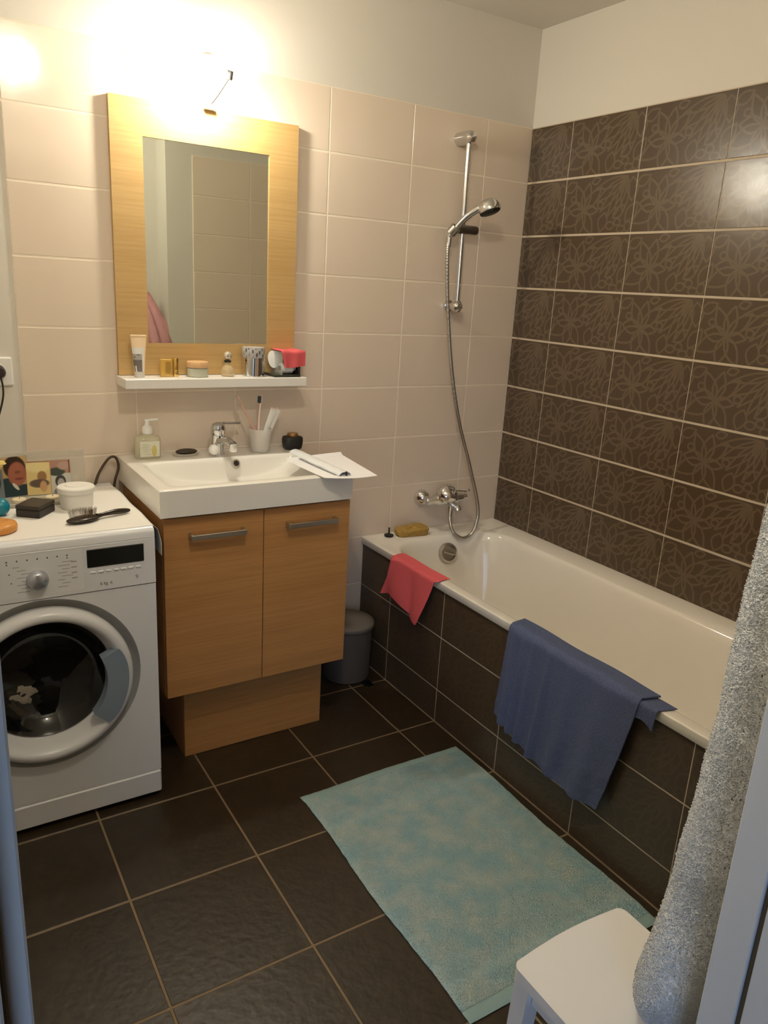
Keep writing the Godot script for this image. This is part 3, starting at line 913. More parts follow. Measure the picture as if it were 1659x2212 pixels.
	obj("holder", mb, M.white_plastic, lamp)
	var glow := mat(Color8(255, 246, 230), 0.3)
	glow.emission_enabled = true
	glow.emission = Color(1.0, 0.968, 0.89)
	glow.emission_energy_multiplier = 6.0
	mb = MB.new()
	mb.lathe([Vector2(0, -0.05), Vector2(0.018, -0.047), Vector2(0.036, -0.035), Vector2(0.048, -0.012), Vector2(0.048, 0.012), Vector2(0.036, 0.03), Vector2(0.02, 0.036)], 32, Transform3D.IDENTITY, 90)
	obj("shade", mb, glow, lamp)
	var li := OmniLight3D.new()
	li.name = "mirror_lamp_light"
	li.light_color = Color(1.0, 0.968, 0.89)
	li.light_energy = 0.5
	li.light_size = 0.03
	li.omni_range = 8.0
	li.omni_attenuation = 2.0
	li.shadow_enabled = true
	add_child(li)
	li.position = L

func build_washer():
	var w := thing("washing_machine", "white front-loading washing machine beside the vanity", "washing machine")
	var x0 := -2.262
	var x1 := -1.6645
	var y0 := 0.016
	var y1 := 0.847
	var zf := 0.533
	var cx := -1.957
	var cy := 0.4415
	var R := 0.243
	var mb := MB.new()
	# sides, top, back
	mb.box(Vector3(x0 + 0.009, 0.43, 0.285), Vector3(0.018, 0.83, 0.48), 0.004)
	mb.box(Vector3(x1 - 0.009, 0.43, 0.285), Vector3(0.018, 0.83, 0.48), 0.004)
	mb.box(Vector3((x0 + x1) / 2, 0.44, 0.05), Vector3(x1 - x0 - 0.04, 0.79, 0.012), 0.0)
	mb.box(Vector3((x0 + x1) / 2, 0.03, 0.28), Vector3(x1 - x0 - 0.04, 0.02, 0.44), 0.0)
	# front plate with the round opening
	var N := 96
	var ya := 0.0905
	var yb := 0.6865
	var edge = func(a):
		var d := Vector2(cos(a), sin(a))
		var tx: float = ((x1 - cx) if d.x > 0 else (cx - x0)) / maxf(absf(d.x), 1e-6)
		var ty: float = ((yb - cy) if d.y > 0 else (cy - ya)) / maxf(absf(d.y), 1e-6)
		return Vector2(cx, cy) + d * minf(tx, ty)
	var angs := []
	for k in N: angs.append(TAU * k / N)
	for c in [Vector2(x1, yb), Vector2(x0, yb), Vector2(x0, ya), Vector2(x1, ya)]:
		var ca: float = (c - Vector2(cx, cy)).angle()
		angs.append(fposmod(ca, TAU))
	angs.sort()
	mb.flat()
	for k in angs.size():
		var a: float = angs[k]
		var e: float = angs[(k + 1) % angs.size()]
		var A := Vector2(cx, cy) + Vector2(cos(a), sin(a)) * R
		var B := Vector2(cx, cy) + Vector2(cos(e), sin(e)) * R
		var C: Vector2 = edge.call(e)
		var D: Vector2 = edge.call(a)
		mb.quad(Vector3(A.x, A.y, zf), Vector3(D.x, D.y, zf), Vector3(C.x, C.y, zf), Vector3(B.x, B.y, zf))
	obj("body", mb, M.appliance, w)
	# round recess behind the door
	var ft := along(Vector3(cx, cy, zf), Vector3(0, 0, 1))
	mb = MB.new()
	mb.lathe([Vector2(0.205, -0.034), Vector2(0.222, -0.03), Vector2(0.234, -0.02), Vector2(0.24, -0.008), Vector2(0.243, 0.0)], 96, ft, 70)
	obj("door_recess", mb, mat(Color8(188, 188, 184), 0.4), w)
	# drum behind
	mb = MB.new()
	mb.lathe([Vector2(0, -0.3), Vector2(0.2, -0.3), Vector2(0.215, -0.28), Vector2(0.215, -0.06), Vector2(0.205, -0.034)], 48, ft)
	obj("drum", mb, mat(Color8(52, 50, 48), 0.4, 0.3), w)
	# control fascia, slightly proud, with a rounded top edge
	mb = MB.new()
	var prof := [Vector2(0.02, 0.688), Vector2(zf + 0.001, 0.688), Vector2(zf + 0.003, 0.69), Vector2(zf + 0.002, 0.817), Vector2(zf + 0.0005, 0.8185), Vector2(zf + 0.002, 0.82), Vector2(zf, 0.835), Vector2(zf - 0.006, 0.8435), Vector2(zf - 0.018, 0.847), Vector2(0.02, 0.847)]
	mb.smooth()
	for k in prof.size() - 1:
		if k in [1, 2, 3, 5, 9]: mb.smooth()
		mb.quad(Vector3(x0, prof[k].y, prof[k].x), Vector3(x1, prof[k].y, prof[k].x), Vector3(x1, prof[k + 1].y, prof[k + 1].x), Vector3(x0, prof[k + 1].y, prof[k + 1].x))
	mb.flat()
	for x in [x0, x1]:
		for k in range(1, prof.size() - 1):
			var a := Vector3(x, prof[0].y, prof[0].x)
			var b := Vector3(x, prof[k].y, prof[k].x)
			var c := Vector3(x, prof[k + 1].y, prof[k + 1].x)
			if x == x0: mb.tri(a, b, c)
			else: mb.tri(a, c, b)
	var fas := obj("control_panel", mb, M.appliance, w)
	mb = MB.new()
	mb.box(Vector3(-1.7685, 0.781, zf + 0.0025), Vector3(0.147, 0.05, 0.004), 0.0015)
	obj("display", mb, mat(Color8(20, 24, 20), 0.18), fas)
	for k in 7:
		mb = MB.new()
		mb.box(Vector3(-1.828 + k * 0.0195, 0.742, zf + 0.003), Vector3(0.015, 0.006, 0.005), 0.0018)
		obj("button", mb, M.appliance, fas)
	mb = MB.new()
	mb.lathe([Vector2(0, 0), Vector2(0.0265, 0), Vector2(0.0262, 0.009), Vector2(0.0235, 0.012), Vector2(0.0225, 0.02), Vector2(0.019, 0.0235), Vector2(0, 0.0225)], 40, along(Vector3(-1.964, 0.7435, zf + 0.002), Vector3(0, 0, 1)), 50)
	obj("dial", mb, mat(Color8(196, 200, 208), 0.25, 0.7), fas)
	# printed marks on the panel: one flat label
	var im := new_img(512, 256, Color8(228, 229, 232))
	for k in 7: blot(im, 70 + k * 58, 30, 4, 4, Color8(70, 66, 62), 0.3)
	for p in [[70, 46], [418, 46], [80, 106], [88, 160]]: blot(im, p[0], p[1], 3.5, 3.5, Color8(80, 76, 72), 0.3)
	for k in 16:
		var px := 100 if k % 2 == 0 else 350
		im.fill_rect(Rect2i(px + (k * 37) % 50, 66 + (k / 2) * 22, 40 + (k * 23) % 36, 4), Color8(168, 164, 160))
	for k in 4: im.fill_rect(Rect2i(440, 70 + k * 34, 34, 8), Color8(176, 172, 168))
	mb = MB.new()
	mb.flat()
	mb.quad(Vector3(-2.06, 0.70, zf + 0.0033), Vector3(-1.852, 0.70, zf + 0.0033), Vector3(-1.852, 0.812, zf + 0.0029), Vector3(-2.06, 0.812, zf + 0.0029))
	obj("printed_legend", mb, img_mat(im, 0.3), fas)
	for tx in [["8 kg  A", -1.796, 0.707, 0.011], ["9", -1.716, 0.714, 0.014]]:
		var tm := TextMesh.new()
		tm.text = tx[0]
		tm.font = SystemFont.new()
		tm.font.font_names = PackedStringArray(["Droid Sans"])
		tm.font_size = 16
		tm.pixel_size = tx[3] / 16.0
		tm.depth = 0.0004
		tm.material = mat(Color8(110, 104, 98), 0.5)
		inst("lettering", tm, at(Vector3(tx[1], tx[2], zf + 0.0033)), fas)
	# kick plate
	mb = MB.new()
	mb.box(Vector3((x0 + x1) / 2, 0.0525, zf - 0.008), Vector3(x1 - x0, 0.073, 0.022), 0.004)
	obj("kick_plate", mb, M.appliance, w)
	for p in [[x0 + 0.05, 0.08], [x1 - 0.05, 0.08], [x0 + 0.05, 0.46], [x1 - 0.05, 0.46]]:
		mb = MB.new()
		mb.lathe([Vector2(0, 0), Vector2(0.018, 0), Vector2(0.018, 0.012), Vector2(0.01, 0.014), Vector2(0.01, 0.03)], 16, at(Vector3(p[0], 0, p[1])))
		obj("foot", mb, M.black, w)
	# porthole door
	mb = MB.new()
	mb.lathe([Vector2(0.205, -0.028), Vector2(0.219, -0.012), Vector2(0.2205, 0.008), Vector2(0.216, 0.024), Vector2(0.207, 0.031), Vector2(0.197, 0.032), Vector2(0.19, 0.027), Vector2(0.182, 0.01), Vector2(0.175, -0.012), Vector2(0.168, -0.03)], 96, ft, 60)
	var dr := obj("door", mb, M.appliance, w)
	mb = MB.new()
	mb.lathe([Vector2(0.169, -0.028), Vector2(0.164, -0.024), Vector2(0.155, -0.034), Vector2(0.14, -0.06), Vector2(0.11, -0.082), Vector2(0.06, -0.094), Vector2(0, -0.098)], 64, ft, 60)
	obj("glass", mb, M.dark_glass, dr)
	mb = MB.new()
	var outer := []
	var inner := []
	for k in 19:
		var a := deg_to_rad(-43.0 + 68.0 * k / 18.0)
		outer.append(Vector2(cos(a), sin(a)) * (0.203 - 0.006 * pow(absf(k - 9.0) / 9.0, 6.0)))
		inner.append(Vector2(cos(a), sin(a)) * 0.146)
	var poly := PackedVector2Array()
	for p in outer: poly.append(p + Vector2(cx, cy))
	inner.reverse()
	for p in inner: poly.append(p + Vector2(cx, cy))
	mb.prism(poly, zf + 0.004, zf + 0.036)
	obj("handle", mb, mat(Color8(132, 146, 162), 0.4), dr).set_meta("label", "grey-blue door handle")
	# laundry in the drum
	var cols := [[Vector3(-2.03, 0.36, 0.40), Vector3(0.09, 0.07, 0.05), Color8(150, 140, 125), "pale crumpled laundry behind the washing machine's glass, at the lower left"], [Vector3(-1.93, 0.37, 0.38), Vector3(0.11, 0.10, 0.06), Color8(30, 28, 32), "dark crumpled laundry behind the washing machine's glass, in the middle"], [Vector3(-2.02, 0.47, 0.36), Vector3(0.08, 0.07, 0.05), Color8(128, 112, 92), "beige laundry behind the washing machine's glass, above the pale piece"]]
	for q in cols:
		mb = MB.new()
		var nz := FastNoiseLite.new()
		nz.seed = int(q[0].x * -1000)
		nz.frequency = 1.4
		mb.grid(48, 24, func(u, v):
			var a: float = TAU * u
			var b: float = PI * (v - 0.5)
			var d := Vector3(cos(a) * cos(b), sin(b), -sin(a) * cos(b))
			var s: float = 0.85 + 0.3 * absf(nz.get_noise_3dv(d * 1.2)) + 0.18 * absf(sin(d.x * 5.0 + d.y * 7.0))
			return q[0] + d * q[1] * s)
		tag(obj("laundry", mb, mat(q[2], 0.9)), q[3], "laundry")

func soft_cloth(f: Callable, nu: int, nv: int, thick: float) -> MB:
	var mb := MB.new()
	mb.grid(nu, nv, f, thick)
	return mb

func build_shelf_items():
	var Y := 1.1917
	# tube of cream
	var t := thing("cream_tube", "tall cream-coloured squeeze tube standing at the shelf's left end", "tube", Vector3(-1.568, Y, 0.062))
	var im := new_img(64, 128, Color8(240, 212, 172))
	im.fill_rect(Rect2i(8, 38, 48, 90), Color8(226, 222, 214))
	im.fill_rect(Rect2i(12, 62, 40, 22), Color8(168, 160, 150))
	im.fill_rect(Rect2i(12, 84, 40, 44), Color8(110, 102, 96))
	for k in 5: im.fill_rect(Rect2i(16 + k * 7, 64 + (k % 2) * 8, 4, 3), Color8(90, 86, 82))
	im.fill_rect(Rect2i(30, 106, 4, 22), Color8(230, 226, 220))
	im.fill_rect(Rect2i(38, 106, 3, 22), Color8(230, 226, 220))
	var mb := MB.new()
	mb.grid(32, 12, func(u, v):
		var a: float = TAU * u - PI / 2 - PI
		var rx: float = lerpf(0.0155, 0.0245, v)
		var rz: float = lerpf(0.0145, 0.0012, pow(v, 0.8))
		return Vector3(rx * sin(a), 0.018 + 0.105 * v, rz * cos(a)))
	obj("body", mb, img_mat(im, 0.35), t)
	mb = MB.new()
	mb.lathe([Vector2(0, 0), Vector2(0.0145, 0), Vector2(0.0155, 0.002), Vector2(0.0155, 0.018), Vector2(0, 0.0185)], 24)
	obj("cap", mb, mat(Color8(206, 200, 190), 0.3), t)
	mb = MB.new()
	mb.box(Vector3(0, 0.126, 0), Vector3(0.05, 0.007, 0.003), 0.001)
	obj("crimp", mb, mat(Color8(240, 206, 160), 0.4), t)
	# gold box and gold cylinder
	var gb := thing("perfume_box", "small square gold bottle beside the gold cylinder on the shelf", "perfume", Vector3(-1.484, Y, 0.058))
	mb = MB.new()
	mb.box(Vector3(0, 0.028, 0), Vector3(0.033, 0.056, 0.02), 0.002)
	obj("bottle", mb, glass(Color8(226, 184, 92), 0.75, 0.1), gb)
	mb = MB.new()
	mb.box(Vector3(0.005, 0.03, 0.0108), Vector3(0.016, 0.036, 0.001), 0.0)
	obj("label", mb, mat(Color8(168, 128, 58), 0.4), gb)
	var gc := thing("lipstick", "slim ribbed gold cylinder standing next to the square gold bottle", "lipstick", Vector3(-1.4525, Y, 0.06))
	mb = MB.new()
	mb.lathe([Vector2(0, 0), Vector2(0.0085, 0), Vector2(0.009, 0.002), Vector2(0.009, 0.02), Vector2(0.0085, 0.021)], 24)
	obj("base", mb, M.gold, gc)
	mb = MB.new()
	mb.lathe([Vector2(0.0085, 0.021), Vector2(0.0098, 0.022), Vector2(0.0098, 0.056), Vector2(0.0088, 0.059), Vector2(0, 0.06)], 24)
	obj("cap", mb, M.gold, gc)
	# jar with pale lid
	var j := thing("cream_jar", "low glass cream jar with a pale lid, middle of the shelf", "jar", Vector3(-1.381, Y, 0.062))
	mb = MB.new()
	mb.lathe([Vector2(0, 0.0), Vector2(0.031, 0.0), Vector2(0.0335, 0.003), Vector2(0.0335, 0.026), Vector2(0.03, 0.03), Vector2(0, 0.03)], 40)
	obj("body", mb, mat(Color8(196, 198, 178), 0.15), j)
	mb = MB.new()
	mb.lathe([Vector2(0.0345, 0.03), Vector2(0.035, 0.031), Vector2(0.035, 0.046), Vector2(0.0335, 0.0485), Vector2(0, 0.049)], 40)
	obj("lid", mb, mat(Color8(222, 178, 130), 0.35), j)
	# perfume bottle with ball stopper
	var p := thing("perfume_bottle", "round glass perfume bottle with a faceted ball stopper and black collar", "perfume", Vector3(-1.278, Y, 0.062))
	mb = MB.new()
	mb.lathe([Vector2(0, 0), Vector2(0.018, 0), Vector2(0.0215, 0.004), Vector2(0.0225, 0.016), Vector2(0.019, 0.028), Vector2(0.012, 0.036), Vector2(0.0075, 0.04), Vector2(0.0075, 0.046), Vector2(0, 0.046)], 32, Transform3D.IDENTITY, 60)
	obj("bottle", mb, glass(Color8(216, 194, 150), 0.55, 0.05), p)
	mb = MB.new()
	mb.lathe([Vector2(0, 0.046), Vector2(0.0115, 0.046), Vector2(0.0115, 0.052), Vector2(0, 0.052)], 24)
	obj("collar", mb, M.black, p)
	mb = MB.new()
	mb.flat()
	for k in 6:
		for s in 10:
			var q = func(a, b): return Vector3(cos(TAU * (a + 0.5 * b) / 10.0) * cos(-PI / 2 + PI * b / 6.0), sin(-PI / 2 + PI * b / 6.0), -sin(TAU * (a + 0.5 * b) / 10.0) * cos(-PI / 2 + PI * b / 6.0)) * 0.0145 + Vector3(0, 0.067, 0)
			mb.tri(q.call(s, k), q.call(s + 1, k), q.call(s, k + 1))
			mb.tri(q.call(s + 1, k), q.call(s + 1, k + 1), q.call(s, k + 1))
	obj("stopper", mb, mat(Color8(224, 214, 196), 0.08, 0.6), p)
	# silver canister
	var c := thing("silver_canister", "tall round silver tin with a printed lid band beside the red cloth", "tin", Vector3(-1.187, Y, 0.062))
	mb = MB.new()
	mb.lathe([Vector2(0, 0), Vector2(0.036, 0), Vector2(0.0375, 0.002), Vector2(0.037, 0.062), Vector2(0, 0.062)], 48)
	obj("body", mb, M.chrome, c)
	im = new_img(256, 32, Color8(186, 182, 178))
	for k in 90: im.fill_rect(Rect2i((k * 29) % 250, 4 + (k * 7) % 22, 2 + k % 5, 3), Color8(96, 90, 92))
	mb = MB.new()
	mb.lathe([Vector2(0.0375, 0.0625), Vector2(0.0385, 0.064), Vector2(0.0385, 0.094), Vector2(0.0375, 0.0965), Vector2(0, 0.097)], 48)
	obj("lid", mb, img_mat(im, 0.25), c)
	# glass holder with white bottles and the red cloth over it
	var h := thing("glass_holder", "dark-edged glass tray holder at the shelf's right end, under the red cloth", "holder", Vector3(-1.068, Y, 0.062))
	mb = MB.new()
	mb.box(Vector3(-0.012, 0.004, 0), Vector3(0.1, 0.008, 0.09), 0.002)
	obj("base", mb, mat(Color8(54, 58, 48), 0.1), h)
	mb = MB.new()
	mb.box(Vector3(0.034, 0.046, 0), Vector3(0.006, 0.077, 0.085), 0.001)
	obj("side", mb, mat(Color8(48, 46, 40), 0.1), h)
	mb = MB.new()
	mb.box(Vector3(-0.032, 0.046, 0.0), Vector3(0.005, 0.077, 0.085), 0.001)
	obj("side", mb, M.clear, h)
	var wbt := thing("white_bottle", "white bottle lying in the holder under the red cloth", "bottle", Vector3(-1.066, Y + 0.0085, 0.075))
	mb = MB.new()
	mb.lathe([Vector2(0, -0.028), Vector2(0.016, -0.028), Vector2(0.018, -0.024), Vector2(0.018, 0.014), Vector2(0.009, 0.022), Vector2(0.009, 0.026), Vector2(0, 0.026)], 28, along(Vector3(0.0, 0.019, 0), Vector3(1, 0.0, 0.0)))
	obj("body", mb, M.white_plastic, wbt)
	mb = MB.new()
	mb.lathe([Vector2(0, 0), Vector2(0.0085, 0), Vector2(0.0085, 0.003), Vector2(0, 0.003)], 20, along(Vector3(-0.0285, 0.019, 0), Vector3(-1, 0, 0)))
	obj("cap", mb, M.black, wbt)
	var comp := MB.new()
	comp.lathe([Vector2(0, 0), Vector2(0.024, 0.0), Vector2(0.026, 0.004), Vector2(0.026, 0.009), Vector2(0, 0.012)], 32, at(Vector3(-1.106, Y + 0.052, 0.035)) * at(Vector3.ZERO, Vector3(1.35, 0.25, 0.25)), 35, 0.75, 1.15)
	tag(obj("white_compact", comp, M.white_plastic), "oval white compact leaning on the holder's left side, beside the silver tin", "compact")
	var rc := MB.new()
	rc.grid(28, 36, func(u, v):
		# v runs from the back hem over the top to the front hem
		var s: float = (v - 0.28) * 0.125
		var x: float = -1.104 + 0.09 * u
		var y := Y + 0.0865
		var z := 0.04
		var half := 0.03
		if v < 0.28:
			y += s
			z = 0.062 - half - 0.014
		elif s < 0.06 + 0.0:
			z = 0.062 - half - 0.014 + s / 0.06 * 0.088
			y += 0.0025 * sin(u * 9.0)
		else:
			y -= (s - 0.06) * (1.75 + 0.1 * sin(u * 5.0))
			z = 0.062 + 0.044 + 0.003 * sin(u * 12.0 + 0.5) * (s - 0.06) / 0.03
			x += (0.012 if u < 0.35 else 0.0) * (1.0 - u / 0.35) * (s - 0.06) / 0.03
		return Vector3(x, y, z), 0.0015)
	tag(obj("red_cloth", rc, M.red_cloth), "small coral red cloth draped over the holder on the shelf", "cloth")

func build_basin_items():
	var Y := 0.9312
	# soap pump bottle
	var s := thing("soap_bottle", "clear liquid-soap bottle with white pump on the basin's left corner", "soap bottle", Vector3(-1.55, Y, 0.062))
	var rr = func(hw, hd, y, e): 
		var out := []
		for k in 32:
			var a := TAU * k / 32
			out.append(Vector3(signf(cos(a)) * pow(absf(cos(a)), e) * hw, y, -signf(sin(a)) * pow(absf(sin(a)), e) * hd))
		return out
	var loft = func(mb: MB, rings: Array):
		mb.smooth()
		for k in rings.size() - 1:
			for q in 32:
				var e := (q + 1) % 32
				mb.quad(rings[k][q], rings[k][e], rings[k + 1][e], rings[k + 1][q])
		mb.flat()
		for e in [0, rings.size() - 1]:
			var c := Vector3.ZERO
			for v in rings[e]: c += v / 32.0
			for q in 32:
				if e == 0: mb.tri(c, rings[e][(q + 1) % 32], rings[e][q])
				else: mb.tri(c, rings[e][q], rings[e][(q + 1) % 32])
	var mb := MB.new()
	loft.call(mb, [rr.call(0.036, 0.022, 0.0, 0.6), rr.call(0.0395, 0.025, 0.004, 0.6), rr.call(0.04, 0.0255, 0.03, 0.6), rr.call(0.0395, 0.025, 0.062, 0.6), rr.call(0.034, 0.021, 0.072, 0.65), rr.call(0.016, 0.014, 0.077, 0.9), rr.call(0.014, 0.013, 0.08, 1.0)])
	obj("bottle", mb, glass(Color8(226, 222, 190), 0.55, 0.08), s)
	var im := new_img(128, 96, Color8(226, 224, 206))
	blot(im, 92, 60, 14, 30, Color8(206, 192, 112), 0.4)
	blot(im, 30, 40, 20, 18, Color8(212, 214, 192), 0.5)
	for k in 7: im.fill_rect(Rect2i(10 + (k * 13) % 20, 14 + k * 11, 50, 3), Color8(190, 186, 160))
	mb = MB.new()
	mb.box(Vector3(0, 0.034, 0.0262), Vector3(0.062, 0.05, 0.0012), 0.0)
	obj("label", mb, img_mat(im, 0.5), s)
	mb = MB.new()
	mb.lathe([Vector2(0.0145, 0.079), Vector2(0.0165, 0.081), Vector2(0.017, 0.094), Vector2(0.0145, 0.102), Vector2(0.008, 0.107), Vector2(0.006, 0.118), Vector2(0.0085, 0.121), Vector2(0.0085, 0.127), Vector2(0, 0.128)], 28)
	mb.box(Vector3(0.017, 0.1245, 0), Vector3(0.036, 0.0065, 0.011), 0.002)
	obj("pump", mb, M.white_plastic, s)
	# soap in its dish
	var d := thing("soap_dish", "shallow clear soap dish on the basin's back edge", "soap dish", Vector3(-1.424, Y, 0.06))
	mb = MB.new()
	mb.lathe([Vector2(0, 0.0), Vector2(0.9, 0.0), Vector2(1.0, 0.009), Vector2(0.95, 0.009), Vector2(0.85, 0.003), Vector2(0, 0.003)], 40, at(Vector3.ZERO).scaled_local(Vector3(0.046, 1, 0.03)))
	obj("dish", mb, glass(Color8(235, 228, 214), 0.5, 0.1), d)
	mb = MB.new()
	mb.ball(Vector3(-1.422, Y + 0.0125, 0.06), Vector3(0.037, 0.0095, 0.02), 28)
	tag(obj("soap_bar", mb, mat(Color8(58, 48, 34), 0.45)), "dark brown oval bar of soap lying in the clear dish", "soap")
	# tumbler
	var c := thing("tumbler", "frosted plastic tumbler holding the toothbrushes", "tumbler", Vector3(-1.166, Y, 0.078))
	mb = MB.new()
	mb.lathe([Vector2(0, 0.001), Vector2(0.03, 0.0), Vector2(0.033, 0.003), Vector2(0.0395, 0.082), Vector2(0.038, 0.082), Vector2(0.0315, 0.005), Vector2(0, 0.004)], 40)
	obj("cup", mb, M.frost, c)
	var brush = func(foot: Vector3, head: Vector3, shaft: Material, bristle: Material, label: String):
		var dd := (head - foot).normalized()
		var n := Vector3(-dd.y, dd.x, 0.6).normalized()
		n = (n - dd * n.dot(dd)).normalized()
		var tb := thing("toothbrush", label, "toothbrush", foot)
		var L := foot.distance_to(head)
		var m2 := MB.new()
		m2.tube(curve([Vector3.ZERO, dd * L * 0.35, dd * L * 0.6 + n * 0.002, dd * L * 0.85, dd * L], 16), [0.0045, 0.005, 0.0055, 0.0055, 0.005, 0.0045, 0.004, 0.0035, 0.003, 0.003, 0.0028, 0.0028, 0.003, 0.0045, 0.0055, 0.005, 0.003], 10)
		obj("handle", m2, shaft, tb)
		m2 = MB.new()
		var bt := Transform3D(Basis(dd.cross(n), dd, n).orthonormalized(), dd * (L - 0.013) + n * 0.007)
		m2.box(Vector3.ZERO, Vector3(0.0105, 0.024, 0.011), 0.002, bt)
		obj("bristles", m2, bristle, tb)
	brush.call(Vector3(-1.152, Y + 0.012, 0.085), Vector3(-1.25, 1.125, 0.075), mat(Color8(216, 170, 150), 0.3), mat(Color8(176, 164, 148), 0.8), "pale pinkish toothbrush leaning left in the tumbler")
	brush.call(Vector3(-1.182, Y + 0.012, 0.09), Vector3(-1.165, 1.126, 0.078), mat(Color8(236, 206, 192), 0.3), mat(Color8(44, 62, 66), 0.8), "upright toothbrush with dark teal bristles in the tumbler")
	for k in 2:
		var tt := thing("toothpaste_tube", ["flat white toothpaste tube leaning right in the tumbler, nearer the toothbrushes", "flat white toothpaste tube leaning right in the tumbler, the outer of the two"][k], "tube", Vector3(-1.172 + 0.016 * k, Y + 0.01, 0.082 - 0.014 * k), 0.0, "white tubes in the tumbler")
		mb = MB.new()
		mb.grid(20, 12, func(u, v):
			var a: float = TAU * u
			return Vector3(lerpf(0.0095, 0.0115, v) * cos(a), 0.012 + 0.135 * v, -lerpf(0.009, 0.0012, v) * sin(a)))
		obj("body", mb, M.white_plastic, tt)
		mb = MB.new()
		mb.lathe([Vector2(0, 0), Vector2(0.0075, 0), Vector2(0.0085, 0.012), Vector2(0, 0.0125)], 16)
		obj("cap", mb, M.white_plastic, tt)
		mb = MB.new()
		mb.box(Vector3(0, 0.149, 0), Vector3(0.0235, 0.006, 0.0024), 0.0008)
		obj("crimp", mb, mat(Color8(226, 200, 190), 0.4), tt)
		tt.rotation = Vector3(-0.02, 0.1, -0.40 - 0.06 * k)
	# black jar
	var bj := thing("black_jar", "black rounded jar with a gold-brown lid on the basin's right back corner", "jar", Vector3(-1.038, Y, 0.068))
	mb = MB.new()
	loft.call(mb, [rr.call(0.027, 0.02, 0.0, 0.55), rr.call(0.0315, 0.024, 0.004, 0.55), rr.call(0.035, 0.026, 0.02, 0.55), rr.call(0.0355, 0.0265, 0.034, 0.55), rr.call(0.034, 0.025, 0.044, 0.55), rr.call(0.026, 0.02, 0.047, 0.6)])
	obj("body", mb, M.black, bj)
	mb = MB.new()
	mb.lathe([Vector2(0.0185, 0.045), Vector2(0.0195, 0.048), Vector2(0.0195, 0.055), Vector2(0.018, 0.0575), Vector2(0, 0.058)], 32)
	obj("lid", mb, mat(Color8(150, 112, 58), 0.3, 0.6), bj)
	# white sheet overhanging the basin's right front corner, curled hem at the back
	mb = MB.new()
	mb.grid(24, 30, func(u, v):
		var a := Vector3(-1.148, 0.9345, 0.25).lerp(Vector3(-0.92, 0.9345, 0.212), u)
		var b := Vector3(-1.135, 0.9345, 0.505).lerp(Vector3(-0.965, 0.9375, 0.54), u)
		var p := a.lerp(b, v)
		p.z += 0.035 * sin(PI * u) * v * (1.0 - 0.4 * u)
		if v < 0.06: p.y += 0.007 * sin((1.0 - v / 0.06) * PI / 2)
		p.y += 0.002 * sin(u * 4.0) * v
		return p, 0.0012)
	tag(obj("white_sheet", mb, M.paper), "stiff white plastic sheet overhanging the basin's right front corner", "sheet")
	# folded translucent sleeve on the sheet
	var sl := thing("plastic_sleeve", "long folded white plastic sleeve lying across the white sheet", "sleeve")
	mb = MB.new()
	mb.grid(16, 30, func(u, v):
		var c0 := Vector3(-1.075, 0.953, 0.17).lerp(Vector3(-1.068, 0.952, 0.515), v)
		var a: float = PI * (1.0 - u)
		var wv: float = 0.021 + 0.0012 * sin(v * 17.0)
		return c0 + Vector3(cos(a) * wv, sin(a) * 0.012 + 0.0004 * sin(v * 40.0 + u * 6.0) - 0.013, 0.0), 0.001)
	obj("fold", mb, mat(Color8(234, 236, 238), 0.3), sl)
	mb = MB.new()
	mb.tube([Vector3(-1.1, 0.939, 0.24), Vector3(-1.093, 0.94, 0.50)], 0.0016, 8)
	obj("rod", mb, mat(Color8(140, 140, 146), 0.4), sl)
	mb = MB.new()
	mb.box(Vector3(-1.066, 0.947, 0.520), Vector3(0.004, 0.014, 0.006), 0.001)
	obj("end_clip", mb, M.black, sl)

